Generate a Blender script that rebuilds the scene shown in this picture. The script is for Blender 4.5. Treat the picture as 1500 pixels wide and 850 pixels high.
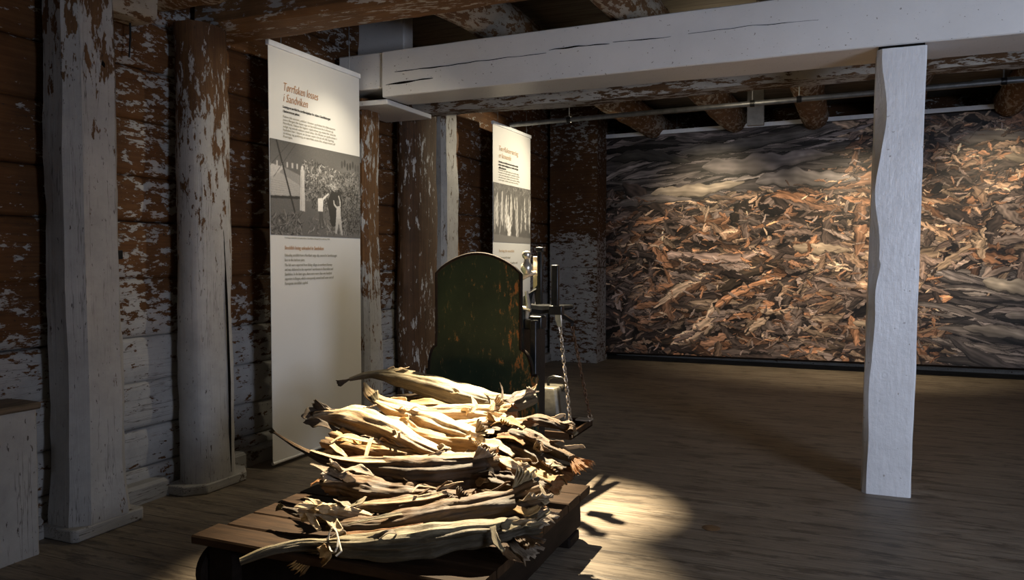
import bpy, bmesh, math, random
import numpy as np
from mathutils import Vector, Matrix, noise

for o in list(bpy.data.objects): bpy.data.objects.remove(o, do_unlink=True)
SC = bpy.context.scene
COL = SC.collection
rnd = random.Random(7)

# ------------------------------------------------------------------ camera
FPX, CAMH = 1144.0, 1.3
PITCH, YAW = math.radians(2.25), math.radians(22.85)
cd = bpy.data.cameras.new('camera'); cam = bpy.data.objects.new('camera', cd); COL.objects.link(cam)
cd.sensor_fit = 'HORIZONTAL'; cd.sensor_width = 36; cd.lens = FPX/1500*36; cd.clip_start = .05
cam.location = (0, 0, CAMH); cam.rotation_euler = (math.pi/2-PITCH, 0, YAW)
SC.camera = cam
# survey helpers: where a sight line of the photograph meets a plane of the room
_f = Vector((-math.sin(YAW)*math.cos(PITCH), math.cos(YAW)*math.cos(PITCH), -math.sin(PITCH)))
_r = Vector((math.cos(YAW), math.sin(YAW), 0)); _u = _r.cross(_f)
def ray(px, py): return _f + _r*((px-750)/FPX) - _u*((py-425)/FPX)
def at(px, py, ax, v):
    d = ray(px, py); i = 'xyz'.index(ax); c = Vector((0, 0, CAMH))
    return c + d*((v-c[i])/d[i])
PZ0, PY0, PK = .30, 2.35, .27
def pile(px, py, dz=0):                 # on the sloping top of the fish pile
    d = ray(px, py); c = Vector((0, 0, CAMH))
    t = (PZ0+dz+PK*(c.y-PY0)-c.z)/(d.z-PK*d.y)
    return c + d*t

# ------------------------------------------------------------------ light
SC.view_settings.view_transform = 'Standard'; SC.view_settings.look = 'None'
SC.view_settings.gamma = 1; SC.view_settings.use_curve_mapping = False
SC.view_settings.exposure = 0.0
W = bpy.data.worlds.new('world'); SC.world = W; W.use_nodes = True
W.node_tree.nodes['Background'].inputs[0].default_value = (.62, .68, .8, 1)
W.node_tree.nodes['Background'].inputs[1].default_value = .02

def area(name, loc, tgt, sx, sy, power, color):
    l = bpy.data.lights.new(name, 'AREA'); l.shape = 'RECTANGLE'; l.size = sx; l.size_y = sy; l.energy = power; l.color = color
    o = bpy.data.objects.new(name, l); COL.objects.link(o); o.location = loc
    o.rotation_euler = (Vector(tgt)-Vector(loc)).to_track_quat('-Z', 'Y').to_euler(); return o
def spot(name, loc, tgt, power, deg, blend, color, radius=.03):
    l = bpy.data.lights.new(name, 'SPOT'); l.energy = power; l.color = color; l.spot_size = math.radians(deg); l.spot_blend = blend
    l.shadow_soft_size = radius
    o = bpy.data.objects.new(name, l); COL.objects.link(o); o.location = loc
    o.rotation_euler = (Vector(tgt)-Vector(loc)).to_track_quat('-Z', 'Y').to_euler(); return o
WARM = (1, .82, .55)
COOL = (.72, .80, 1.0)
wl = area('window_daylight', (3.4, .7, 1.55), (1.0, 4.9, 1.2), 1.3, 1.3, 88, COOL); wl.data.spread = math.radians(118)
spot('spot_on_scale', (-1.92, 4.3, 2.72), (-1.40, 3.92, .2), 3000, 27, 1, WARM, .02)
spot('spot_on_fish', (-1.92, 4.28, 2.72), (-1.6, 3.0, .4), 2700, 40, 1, WARM, .02)
spot('spot_on_banner', (-1.95, 4.06, 2.74), (-3.25, 4.25, 1.4), 50, 108, 1, (1, .88, .66), .03)
spot('spot_on_banner_text', (-1.95, 4.12, 2.74), (-3.22, 4.46, 2.02), 75, 34, 1, (1, .88, .66), .03)
spot('spot_on_far_banner', (-1.9, 8.4, 2.74), (-3.3, 7.25, 1.8), 190, 84, 1, (1, .86, .60), .03)
spot('spot_on_mural_left', (-1.5, 8.3, 2.74), (-1.45, 9.75, 1.75), 120, 70, 1, WARM, .03)
spot('spot_on_mural_middle', (.25, 8.3, 2.74), (.05, 9.75, 1.0), 300, 92, 1, WARM, .03)
spot('spot_on_mural_right', (1.6, 8.3, 2.74), (1.5, 9.75, 1.85), 120, 64, 1, WARM, .03)
def fill_point(name, loc, power, color, r):
    l = bpy.data.lights.new(name, 'POINT'); l.energy = power; l.color = color; l.shadow_soft_size = r
    o = bpy.data.objects.new(name, l); COL.objects.link(o); o.location = loc
fill_point('warm_fill', (-.6, .6, 2.6), 5, (1, .84, .62), .15)  # added unseen fill that warms the left posts, no fixture here
fill_point('warm_fill', (-.9, 6.7, 2.75), 9, (1, .82, .56), .12)  # added unseen fill that brightens the far joists and beam

# ------------------------------------------------------------------ node helpers
def lin(r, g, b):
    f = lambda c: (c/255/12.92) if c/255 <= .04045 else ((c/255+.055)/1.055)**2.4
    return (f(r), f(g), f(b), 1)
class NT:
    def __init__(s, name):
        s.m = bpy.data.materials.new(name); s.m.use_nodes = True; s.t = s.m.node_tree; s.b = s.t.nodes['Principled BSDF']
    def n(s, typ, **kw):
        o = s.t.nodes.new(typ)
        for k, v in kw.items():
            if k == 'i':
                for q, x in v.items(): s.put(o.inputs[q], x)
            else: setattr(o, k, v)
        return o
    def put(s, sock, x):
        if isinstance(x, bpy.types.NodeSocket): s.t.links.new(x, sock)
        elif isinstance(x, bpy.types.Node): s.t.links.new(x.outputs[0], sock)
        else: sock.default_value = x
    def coord(s, kind='Object', scale=(1, 1, 1)):
        c = s.n('ShaderNodeTexCoord'); m = s.n('ShaderNodeMapping'); s.put(m.inputs[0], c.outputs[kind]); m.inputs[3].default_value = scale
        return m.outputs[0]
    def noise(s, vec, scale, detail=5, rough=.6, dist=0):
        o = s.n('ShaderNodeTexNoise'); s.put(o.inputs['Vector'], vec)
        o.inputs['Scale'].default_value = scale; o.inputs['Detail'].default_value = detail
        o.inputs['Roughness'].default_value = rough; o.inputs['Distortion'].default_value = dist
        return o.outputs[0]
    def math(s, op, a, b=0.0, c=None):
        o = s.n('ShaderNodeMath', operation=op); s.put(o.inputs[0], a); s.put(o.inputs[1], b)
        if c is not None: s.put(o.inputs[2], c)
        return o.outputs[0]
    def rng(s, v, a, b, c=0, d=1):
        o = s.n('ShaderNodeMapRange'); s.put(o.inputs[0], v)
        for i, x in enumerate((a, b, c, d)): s.put(o.inputs[i+1], x)
        return o.outputs[0]
    def ramp(s, v, stops):
        o = s.n('ShaderNodeValToRGB'); s.put(o.inputs[0], v); e = o.color_ramp.elements
        while len(e) < len(stops): e.new(.5)
        for k, (p, c) in enumerate(stops): e[k].position = p; e[k].color = c
        return o.outputs[0]
    def mix(s, f, a, b, mode='MIX'):
        o = s.n('ShaderNodeMix', data_type='RGBA', blend_type=mode); s.put(o.inputs[0], f); s.put(o.inputs[6], a); s.put(o.inputs[7], b)
        return o.outputs[2]
    def bump(s, h, strength=.4, dist=.01):
        o = s.n('ShaderNodeBump'); s.put(o.inputs['Height'], h); o.inputs['Strength'].default_value = strength; o.inputs['Distance'].default_value = dist
        s.put(s.b.inputs['Normal'], o.outputs[0])
    def sep(s, vec):
        o = s.n('ShaderNodeSeparateXYZ'); s.put(o.inputs[0], vec); return o.outputs
    def fin(s, col, rough=.6, spec=.4, metal=0):
        s.put(s.b.inputs['Base Color'], col); s.put(s.b.inputs['Roughness'], rough)
        s.b.inputs['Specular IOR Level'].default_value = spec; s.b.inputs['Metallic'].default_value = metal
        return s.m

def peel(name, stretch, wood1, wood2, paint, zlo, zhi, alo, ahi, scale=9, spec=.3, step=None, crack=False):
    """old limewash flaking off bare wood; alo/ahi = paint cover below zlo and above zhi"""
    t = NT(name); v = t.coord('Object', stretch); vo = t.coord('Object')
    z = t.sep(vo)[2]
    big = t.noise(vo, 1.1, 3, .5); fl = t.noise(v, scale, 9, .68, .15); fl2 = t.noise(v, scale*3.2, 6, .6)
    cover = t.rng(z, zlo, zhi, alo, ahi)
    if step: cover = t.math('ADD', cover, t.rng(z, step[0]-.01, step[0]+.01, step[1], 0))
    s = t.math('ADD', t.math('MULTIPLY', fl, .78), t.math('MULTIPLY', fl2, .22))
    s = t.math('ADD', s, t.math('MULTIPLY', t.math('SUBTRACT', big, .5), .32))
    s = t.math('ADD', s, t.math('SUBTRACT', cover, .5))
    mask = t.rng(s, .485, .505)
    grain = t.noise(t.coord('Object', tuple(x*(9 if x > 1.01 else .5) for x in stretch)), 3.0, 6, .65)
    wood = t.mix(t.rng(grain, .3, .7), wood1, wood2)
    wood = t.mix(t.rng(t.noise(vo, 3.3, 4), .35, .7, 0, .55), wood, (wood1[0]*.35, wood1[1]*.35, wood1[2]*.35, 1))
    dirt = t.rng(t.noise(vo, 5, 6, .7), .3, .75, .72, 1.05)
    pc = t.mix(1, paint, t.n('ShaderNodeCombineColor', i={0: dirt, 1: dirt, 2: dirt}).outputs[0], 'MULTIPLY')
    col = t.mix(mask, wood, pc)
    if crack:
        ck = t.noise(t.coord('Object', tuple(x*5.5 if x > 1 else .55 for x in stretch)), 1.6, 4, .6)
        ck = t.math('MULTIPLY', t.rng(t.math('ABSOLUTE', t.math('SUBTRACT', ck, .5)), .0, .012, 1, 0), t.rng(t.noise(vo, 2.1, 3), .42, .60))
        spk = t.rng(t.noise(t.coord('Object', tuple(x*1.6 for x in stretch)), 17, 3, .6), .66, .70)
        col = t.mix(t.math('MULTIPLY', t.math('MAXIMUM', ck, spk), .85), col, (.035, .022, .014, 1))
    h = t.math('ADD', t.math('MULTIPLY', mask, .5), t.math('MULTIPLY', grain, .6))
    t.bump(h, .55, .006)
    return t.fin(col, t.rng(mask, 0, 1, .75, .55), spec)

def plain(name, col, rough=.6, spec=.4, metal=0, var=.25, scale=8, bump=.15, stretch=(1, 1, 1)):
    t = NT(name); v = t.coord('Object', stretch)
    n_ = t.noise(v, scale, 6, .65)
    c = t.mix(t.rng(n_, .3, .7), tuple(x*(1-var) for x in col[:3])+(1,), tuple(min(1, x*(1+var)) for x in col[:3])+(1,))
    t.bump(n_, bump, .005)
    return t.fin(c, rough, spec, metal)

WOODA, WOODB = (.095, .037, .011, 1), (.165, .074, .024, 1)
PAINT = (.43, .42, .405, 1)
M = {}
M['log'] = peel('flaking_log_wall', (1.8, 1, 2.6), WOODA, WOODB, PAINT, .8, 1.45, .525, .43, 10, step=(.885, .045), crack=True)
M['log_back'] = peel('flaking_back_wall', (1, 1.8, 2.6), (.07, .03, .012, 1), (.13, .06, .02, 1), PAINT, 1.45, 1.7, .53, .43, 11)
M['log_top'] = peel('bare_log_wall', (1.6, 1, 3.6), WOODA, WOODB, PAINT, 0, 1, .34, .34, 6.5)
M['post_a'] = peel('flaking_post_white', (2.6, 2.6, .8), (.10, .05, .022, 1), (.17, .09, .035, 1), PAINT, 1.4, 2.5, .66, .47, 8, crack=True)
M['post_b'] = peel('flaking_post_worn', (2.6, 2.6, .8), (.085, .04, .018, 1), (.16, .08, .03, 1), PAINT, 1.1, 2.5, .66, .40, 8, crack=True)
M['post_c'] = peel('flaking_post_brown', (2.6, 2.6, .8), (.10, .045, .016, 1), (.19, .09, .03, 1), PAINT, .9, 1.6, .57, .44, 9, crack=True)
M['post_d'] = peel('dark_brown_post', (2.6, 2.6, .8), (.05, .025, .011, 1), (.11, .055, .024, 1), PAINT, .6, 2, .445, .41, 9, crack=True)
M['post_e'] = peel('pale_worn_plank', (2.6, 2.6, .8), (.10, .06, .03, 1), (.18, .11, .06, 1), (.42, .40, .36, 1), .6, 2.6, .64, .55, 8, crack=True)
M['stub'] = peel('white_boxed_boards', (2.2, 2.2, .8), (.10, .06, .03, 1), (.16, .1, .05, 1), PAINT, .2, .8, .72, .66, 8, crack=True)
M['beam_brown'] = peel('brown_ceiling_beam', (.8, 2.4, 2.4), (.13, .065, .026, 1), (.26, .14, .06, 1), PAINT, 0, 3, .43, .43, 8)
M['beam_mixed'] = peel('half_painted_beam', (.8, 2.2, 3.4), (.10, .055, .025, 1), (.17, .09, .04, 1), (.46, .43, .38, 1), 2.5, 2.78, .50, .40, 8)
M['joist'] = peel('half_painted_joist', (2.4, .8, 2.4), (.11, .055, .022, 1), (.20, .10, .04, 1), (.36, .32, .26, 1), 0, 3, .47, .47, 10)
M['base'] = peel('worn_baseboard', (2, 1, 2), (.07, .045, .028, 1), (.12, .08, .05, 1), (.36, .35, .33, 1), 0, .2, .60, .60, 6, crack=True)

def white_paint():
    t = NT('glossy_white_beam_paint'); v = t.coord('Object'); vs = t.coord('Object', (1, 5, 5))
    c = t.mix(t.rng(t.noise(v, 2.2, 5), .3, .7), (.60, .585, .56, 1), (.68, .665, .64, 1))
    spk = t.rng(t.noise(v, 60, 2, .5), .70, .74); c = t.mix(spk, c, (.2, .17, .14, 1))
    t.bump(t.math('ADD', t.noise(vs, 6, 7, .7), t.noise(v, 40, 3)), .35, .004)
    return t.fin(c, .38, .5)
M['white'] = white_paint()
def white_post():
    t = NT('glossy_white_post_paint'); v = t.coord('Object'); vs = t.coord('Object', (6, 6, 1))
    c = t.mix(t.rng(t.noise(v, 5, 6, .7), .3, .75), (.60, .60, .60, 1), (.72, .72, .72, 1))
    spk = t.rng(t.noise(v, 34, 2, .5), .70, .75); c = t.mix(spk, c, (.36, .34, .32, 1))
    vor = t.n('ShaderNodeTexVoronoi'); t.put(vor.inputs['Vector'], v); vor.inputs['Scale'].default_value = 5.5
    rings = t.math('SINE', t.math('MULTIPLY', vor.outputs[0], 60))
    knot = t.math('MULTIPLY', t.math('MULTIPLY', rings, t.rng(vor.outputs[0], .0, .3, 1, 0)), .12)
    t.bump(t.math('ADD', t.math('ADD', t.noise(vs, 7, 8, .7), t.math('MULTIPLY', t.noise(v, 30, 4), 1.0)), knot), .6, .006)
    return t.fin(c, .34, .5)
M['white_post'] = white_post()

def floor_mat():
    t = NT('worn_floor_boards'); v = t.coord('Object'); sp = t.sep(v)
    row = t.math('FLOOR', t.math('DIVIDE', sp[1], .145))
    fr = t.math('FRACT', t.math('DIVIDE', sp[1], .145))
    seam = t.math('MAXIMUM', t.rng(fr, .0, .028, 1, 0), t.rng(fr, .975, 1, 0, 1))
    wn = t.n('ShaderNodeTexWhiteNoise', noise_dimensions='1D'); t.put(wn.inputs['W'], row)
    off = t.math('MULTIPLY', wn.outputs[0], 7)
    cv = t.n('ShaderNodeCombineXYZ', i={0: t.math('ADD', sp[0], off), 1: sp[1], 2: t.math('MULTIPLY', row, 3.7)})
    m = t.n('ShaderNodeMapping'); t.put(m.inputs[0], cv.outputs[0]); m.inputs[3].default_value = (1.2, 22, 1)
    g = t.noise(m.outputs[0], 3.2, 9, .68, .2)
    m2 = t.n('ShaderNodeMapping'); t.put(m2.inputs[0], v); m2.inputs[3].default_value = (1, 3.6, 1)
    st = t.noise(m2.outputs[0], 3.4, 8, .7)
    m3 = t.n('ShaderNodeMapping'); t.put(m3.inputs[0], v); m3.inputs[3].default_value = (1, 1.8, 1)
    big = t.noise(m3.outputs[0], 1.3, 4, .6)
    c = t.ramp(g, [(.30, (.085, .066, .048, 1)), (.5, (.20, .163, .120, 1)), (.70, (.31, .26, .195, 1))])
    c = t.mix(t.rng(wn.outputs[0], 0, 1, 0, .35), c, (.12, .09, .062, 1))
    c = t.mix(t.rng(st, .52, .60, 0, .70), c, (.045, .033, .024, 1))
    fs_ = t.n('ShaderNodeMapping'); t.put(fs_.inputs[0], v); fs_.inputs[3].default_value = (3, 60, 1)
    c = t.mix(t.rng(t.noise(fs_.outputs[0], 3, 4, .7), .56, .66, 0, .55), c, (.035, .025, .018, 1))
    c = t.mix(t.rng(big, .50, .70, 0, .55), c, (.06, .045, .033, 1))
    c = t.mix(t.math('MULTIPLY', seam, .85), c, (.012, .009, .007, 1))
    t.bump(t.math('SUBTRACT', t.math('MULTIPLY', g, .35), seam), .5, .006)
    return t.fin(c, t.rng(g, .3, .7, .48, .66), .45)
M['floor'] = floor_mat()
def ceil_mat():
    t = NT('grey_ceiling_boards'); v = t.coord('Object'); sp = t.sep(v)
    fr = t.math('FRACT', t.math('DIVIDE', sp[1], .2)); seam = t.rng(fr, 0, .05, 1, 0)
    m = t.n('ShaderNodeMapping'); t.put(m.inputs[0], v); m.inputs[3].default_value = (1, 8, 1)
    c = t.ramp(t.noise(m.outputs[0], 3, 7, .65), [(.3, (.10, .085, .065, 1)), (.7, (.22, .20, .165, 1))])
    c = t.mix(t.math('MULTIPLY', seam, .8), c, (.02, .015, .01, 1))
    return t.fin(c, .75, .2)
M['ceil'] = ceil_mat()
M['plaster'] = plain('pale_wall_boards', (.3, .29, .27), .7)
M['dark_gap'] = plain('dark_crack', (.006, .005, .004), .9, .1)
M['steel'] = plain('grey_galvanised_pipe', (.20, .21, .22), .42, .5, .7, .3, 14)
M['alu'] = plain('brushed_aluminium_rail', (.82, .83, .85), .5, .5, 0, .08, 10, .05)
M['iron'] = plain('black_cast_iron', (.018, .019, .02), .34, .5, .5, .4, 30, .3)
M['iron_bright'] = plain('worn_bright_iron', (.62, .56, .47), .33, .5, .75, .25, 20, .15)
M['chain'] = plain('rusty_chain_iron', (.42, .34, .25), .42, .5, .6, .3, 30, .2)
M['chain_dark'] = plain('dark_rusty_chain_iron', (.10, .055, .03), .55, .4, .4, .3, 30, .2)
M['weight'] = plain('dull_grey_weight_iron', (.13, .12, .095), .42, .5, .2, .25, 25, .25)
M['fabric'] = plain('white_banner_fabric', (.74, .73, .70), .62, .25, 0, .02, 3, .03)
M['ink'] = plain('black_ink', (.03, .03, .03), .7, .2, 0, .05)
M['ink_grey'] = plain('grey_ink', (.34, .32, .27), .7, .2, 0, .05)
M['ink_orange'] = plain('orange_ink', (.50, .26, .12), .7, .2, 0, .05)
M['ink_pale'] = plain('pale_orange_ink', (.56, .40, .26), .7, .2, 0, .05)
M['deck'] = plain('dark_worn_deck_wood', (.034, .019, .010), .7, .12, 0, .55, 4, .4, (1, 9, 3))
M['sill'] = plain('black_brown_frame_wood', (.012, .008, .006), .75, .12, 0, .4, 6, .3, (4, 1, 4))
M['string'] = plain('white_cotton_string', (.62, .58, .5), .8, .2, 0, .1)
M['tube'] = NT('lit_strip_lamp').m
_b = M['tube'].node_tree.nodes['Principled BSDF']; _b.inputs['Emission Color'].default_value = (1, .95, .85, 1); _b.inputs['Emission Strength'].default_value = .7
def board_mat():
    t = NT('worn_green_black_paint'); v = t.coord('Object', (2.2, 1, .8)); vo = t.coord('Object'); sp = t.sep(vo)
    fl = t.noise(v, 20, 9, .74, .3)
    right = t.rng(sp[0], .10, .27, 0, .10)
    s = t.math('ADD', fl, right)
    m1 = t.rng(s, .635, .66); m2 = t.rng(s, .58, .64)
    c = t.mix(t.rng(t.noise(vo, 5, 5), .3, .7), (.010, .017, .010, 1), (.020, .033, .017, 1))
    c = t.mix(m2, c, (.07, .062, .024, 1)); c = t.mix(m1, c, (.22, .085, .022, 1))
    t.bump(fl, .3, .004)
    return t.fin(c, .6, .25)
M['board'] = board_mat()
def vcol():
    t = NT('printed_picture'); a = t.n('ShaderNodeAttribute', attribute_name='Col')
    return t.fin(a.outputs[0], .5, .3)
M['print'] = vcol()
def fish_mat(name, c1, c2, c3, dark, damt):
    t = NT(name)
    uv = t.coord('UV', (5, 5.0, 1)); uvf = t.coord('UV', (26, 9, 1)); o = t.coord('Object')
    a = t.noise(uv, 2.0, 7, .65, .4); f = t.noise(uvf, 3, 6, .7); b = t.noise(o, 9, 5)
    oi = t.n('ShaderNodeObjectInfo')
    c = t.ramp(t.math('ADD', t.math('MULTIPLY', a, .6), t.math('MULTIPLY', b, .4)), [(.33, c1), (.5, c2), (.66, c3)])
    c = t.mix(t.rng(f, .50, .66, 0, .75), c, dark)
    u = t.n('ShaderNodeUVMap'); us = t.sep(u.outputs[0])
    shade_side = t.rng(t.math('ADD', us[0], t.rng(a, .3, .7, -.06, .06)), .14, .27, damt, 0)  # dark skin side turned to camera and down, painting in the underside shade
    c = t.mix(t.math('MULTIPLY', shade_side, t.rng(f, .25, .5, .75, 1)), c, dark)
    t.bump(t.math('ADD', t.math('MULTIPLY', f, .7), t.math('MULTIPLY', a, .6)), .75, .007)
    return t.fin(c, t.rng(a, .3, .7, .42, .62), .4)
DK = (.045, .030, .018, 1)
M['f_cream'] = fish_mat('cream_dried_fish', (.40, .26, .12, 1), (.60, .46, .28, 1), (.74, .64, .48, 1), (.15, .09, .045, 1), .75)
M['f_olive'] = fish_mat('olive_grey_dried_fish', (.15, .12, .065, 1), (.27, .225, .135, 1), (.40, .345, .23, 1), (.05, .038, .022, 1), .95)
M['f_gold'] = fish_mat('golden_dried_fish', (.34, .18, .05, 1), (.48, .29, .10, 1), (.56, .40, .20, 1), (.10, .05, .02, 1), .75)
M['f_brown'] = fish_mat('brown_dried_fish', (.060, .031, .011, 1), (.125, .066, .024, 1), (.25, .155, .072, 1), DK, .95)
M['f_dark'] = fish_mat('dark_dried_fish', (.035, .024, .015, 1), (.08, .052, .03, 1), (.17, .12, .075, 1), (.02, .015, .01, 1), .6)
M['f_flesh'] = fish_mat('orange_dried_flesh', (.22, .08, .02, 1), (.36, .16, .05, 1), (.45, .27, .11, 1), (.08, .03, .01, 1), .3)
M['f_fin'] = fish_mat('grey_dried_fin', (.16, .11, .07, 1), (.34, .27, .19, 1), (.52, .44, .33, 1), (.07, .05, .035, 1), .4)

# ------------------------------------------------------------------ mesh helpers
class MB:
    def __init__(s): s.v = []; s.f = []; s.uv = None
    def add(s, vs, fs):
        o = len(s.v); s.v += [Vector(v) for v in vs]; s.f += [tuple(i+o for i in f) for f in fs]; return s
    def box(s, a, b, rot=None, piv=None):
        x0, y0, z0 = a; x1, y1, z1 = b
        vs = [Vector(p) for p in ((x0,y0,z0),(x1,y0,z0),(x1,y1,z0),(x0,y1,z0),(x0,y0,z1),(x1,y0,z1),(x1,y1,z1),(x0,y1,z1))]
        if rot is not None:
            pv = Vector(piv) if piv else sum(vs, Vector())/8
            vs = [pv + rot@(v-pv) for v in vs]
        return s.add(vs, [(0,3,2,1),(4,5,6,7),(0,1,5,4),(1,2,6,5),(2,3,7,6),(3,0,4,7)])
    def loft(s, rings, cap=True, closed=True):
        n = len(rings[0]); vs = [p for r in rings for p in r]; fs = []
        for i in range(len(rings)-1):
            for j in range(n if closed else n-1):
                k = (j+1) % n
                fs.append((i*n+j, i*n+k, (i+1)*n+k, (i+1)*n+j))
        if cap and closed:
            fs.append(tuple(reversed(range(n)))); fs.append(tuple((len(rings)-1)*n+j for j in range(n)))
        return s.add(vs, fs)
    def tube(s, pts, r, n=10, closed=False, cap=True):
        pts = [Vector(p) for p in pts]; R = r if isinstance(r, (list, tuple)) else [r]*len(pts)
        rings = []; up = None
        for i, p in enumerate(pts):
            if closed: d = pts[(i+1) % len(pts)]-pts[i-1]
            else: d = pts[min(i+1, len(pts)-1)]-pts[max(i-1, 0)]
            d.normalize()
            if up is None:
                up = d.orthogonal().normalized()
            up = (up-d*up.dot(d)).normalized(); sd = d.cross(up)
            rings.append([p+(up*math.cos(2*math.pi*k/n)+sd*math.sin(2*math.pi*k/n))*R[i] for k in range(n)])
        if closed: rings.append(rings[0]); return s.loft(rings, cap=False)
        return s.loft(rings, cap)
    def lathe(s, prof, c, n=20, axis='z'):
        c = Vector(c); rings = []
        for r, h in prof:
            if axis == 'z': rings.append([c+Vector((r*math.cos(2*math.pi*k/n), r*math.sin(2*math.pi*k/n), h)) for k in range(n)])
            elif axis == 'y': rings.append([c+Vector((r*math.cos(2*math.pi*k/n), h, -r*math.sin(2*math.pi*k/n))) for k in range(n)])
            else: rings.append([c+Vector((h, r*math.cos(2*math.pi*k/n), r*math.sin(2*math.pi*k/n))) for k in range(n)])
        return s.loft(rings)
    def build(s, name, mat, parent=None, loc=None, smooth=True, bevel=0, angle=40, solid=0, sub=0):
        root = Vector((0, 0, 0))
        if parent is not None:
            p = parent
            while p is not None: root += p.location; p = p.parent
        org = root + (Vector(loc)-root if loc is not None else Vector())
        me = bpy.data.meshes.new(name); me.from_pydata([tuple(v-org) for v in s.v], [], s.f)
        if s.uv:
            ul = me.uv_layers.new(name='UVMap')
            li = np.empty(len(me.loops), dtype=np.int32); me.loops.foreach_get('vertex_index', li)
            ul.data.foreach_set('uv', np.array(s.uv, dtype=np.float32)[li].ravel())
        else:
            bm = bmesh.new(); bm.from_mesh(me); bmesh.ops.recalc_face_normals(bm, faces=bm.faces); bm.to_mesh(me); bm.free()
        me.materials.append(mat)
        o = bpy.data.objects.new(name, me); COL.objects.link(o)
        if parent is not None: o.parent = parent; o.location = org-root
        else: o.location = org
        if smooth:
            me.polygons.foreach_set('use_smooth', [True]*len(me.polygons))
            me.set_sharp_from_angle(angle=math.radians(angle))
        if bevel:
            b = o.modifiers.new('bevel', 'BEVEL'); b.width = bevel; b.segments = 2; b.limit_method = 'ANGLE'; b.angle_limit = math.radians(40)
        if solid:
            b = o.modifiers.new('solid', 'SOLIDIFY'); b.thickness = solid; b.offset = 0
        if sub:
            b = o.modifiers.new('sub', 'SUBSURF'); b.levels = sub; b.render_levels = sub
        return o
def tag(o, label, cat, group=None):
    o['label'] = label; o['category'] = cat
    if group: o['group'] = group
    return o
def thing(name, loc, label, cat, group=None):
    o = bpy.data.objects.new(name, None); COL.objects.link(o); o.location = loc; o.empty_display_size = .1
    return tag(o, label, cat, group)
def struct(o): o['kind'] = 'structure'; return o
def nz(p, s=1.0): return noise.noise(Vector(p)*s)

def hewn(mb, a, b, prof, n=40, jit=.008, jf=3.0, taper=1.0, seed=0, wob=.0, axis_x=Vector((1, 0, 0)), axis_y=Vector((0, 1, 0)), scale_fn=None):
    """rough hewn timber: profile (list of 2D points) swept from a to b with axe-cut unevenness"""
    a, b = Vector(a), Vector(b); rings = []
    # resample the profile so faces are finely divided
    P = []
    for i in range(len(prof)):
        p, q = Vector(prof[i]), Vector(prof[(i+1) % len(prof)])
        m = max(1, int((q-p).length/.035))
        P += [p+(q-p)*(k/m) for k in range(m)]
    for i in range(n+1):
        t = i/n; c = a+(b-a)*t
        sc = 1+(taper-1)*t
        if scale_fn: sc *= scale_fn(t)
        w = Vector((nz((seed, t*2.2, 0))*wob, nz((seed+9, t*2.2, 5))*wob))
        r = []
        for p in P:
            d = p.normalized()
            h = jit*nz((p.x*jf*2+seed*3.1, p.y*jf*2, (b-a).length*t*jf)) + jit*.5*nz((p.x*jf*7+seed, p.y*jf*7, (b-a).length*t*jf*4))
            q = p*sc+d*h+w
            r.append(c+axis_x*q.x+axis_y*q.y)
        rings.append(r)
    return mb.loft(rings)
def rectp(w, d, ch=.0):
    w, d = w/2, d/2
    if not ch: return [(-w,-d),(w,-d),(w,d),(-w,d)]
    return [(-w+ch,-d),(w-ch,-d),(w,-d+ch),(w,d-ch),(w-ch,d),(-w+ch,d),(-w,d-ch),(-w,-d+ch)]
def circp(rx, ry, n=20): return [(rx*math.cos(2*math.pi*k/n), ry*math.sin(2*math.pi*k/n)) for k in range(n)]
EX, EY, EZ = Vector((1,0,0)), Vector((0,1,0)), Vector((0,0,1))

# ================================================================== the setting
CEIL = 3.2
struct(MB().box((-3.9, -2.4, -.12), (4.0, 10.7, 0)).build('floor', M['floor'], smooth=False))
struct(MB().box((-3.9, -2.4, CEIL), (4.0, 10.7, CEIL+.1)).build('ceiling', M['ceil'], smooth=False))
def log_wall(name, mat, x0, along, s0, s1, courses, depth=.16, flip=1, seed=0):
    mb = MB()
    for k in range(len(courses)-1):
        z0, z1 = courses[k], courses[k+1]; n = int((s1-s0)/.09); off = nz((k*3.3+seed, 1, 2))*.014
        rings = []
        for i in range(n+1):
            s = s0+(s1-s0)*i/n; prof = []
            dz = .012*nz((s*.5, k*7.1+seed, 0))
            for j in range(13):
                t = (0, .015, .04, .09, .18, .32, .5, .68, .82, .91, .96, .985, 1)[j]; zz = z0+dz*(1 if 0 < k else 0)+(z1-z0)*t
                edge = 1-abs(2*t-1)**16
                q = .036*edge*.6+.007*math.sin(math.pi*t)+off + .006*nz((s*1.3, zz*5, k+seed)) + .003*nz((s*5, zz*16, k+seed))
                q -= .012*max(0, nz((s*1.1, zz*14, k*2+seed))-.25)*3
                prof.append((q, zz))
            pts = [(-depth, z0+dz)] + prof + [(-depth, z1+dz)]
            if along == 'y': rings.append([Vector((x0+flip*(q), s, zz)) for q, zz in pts])
            else: rings.append([Vector((s, x0+flip*(q), zz)) for q, zz in pts])
        mb.loft(rings)
    return mb
CS = [0, .162, .377, .63, .88, 1.2, 1.505, 1.748, 2.05, 2.33, 2.6, 2.9, CEIL]
struct(log_wall('w', None, -3.51, 'y', -2.3, 10.5, CS).build('wall_left', M['log'], angle=60))
struct(log_wall('w', None, 10.4, 'x', -3.5, 3.6, [0, .2, .5, .78, 1.06, 1.3, 1.56, 1.85, 2.13, 2.4, 2.7, 2.95, CEIL], flip=-1, seed=5).build('wall_back', M['log_back'], angle=60))
struct(MB().box((-3.5, -2.32, 0), (3.62, -2.2, CEIL)).build('wall_front', M['plaster'], smooth=False))
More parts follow.
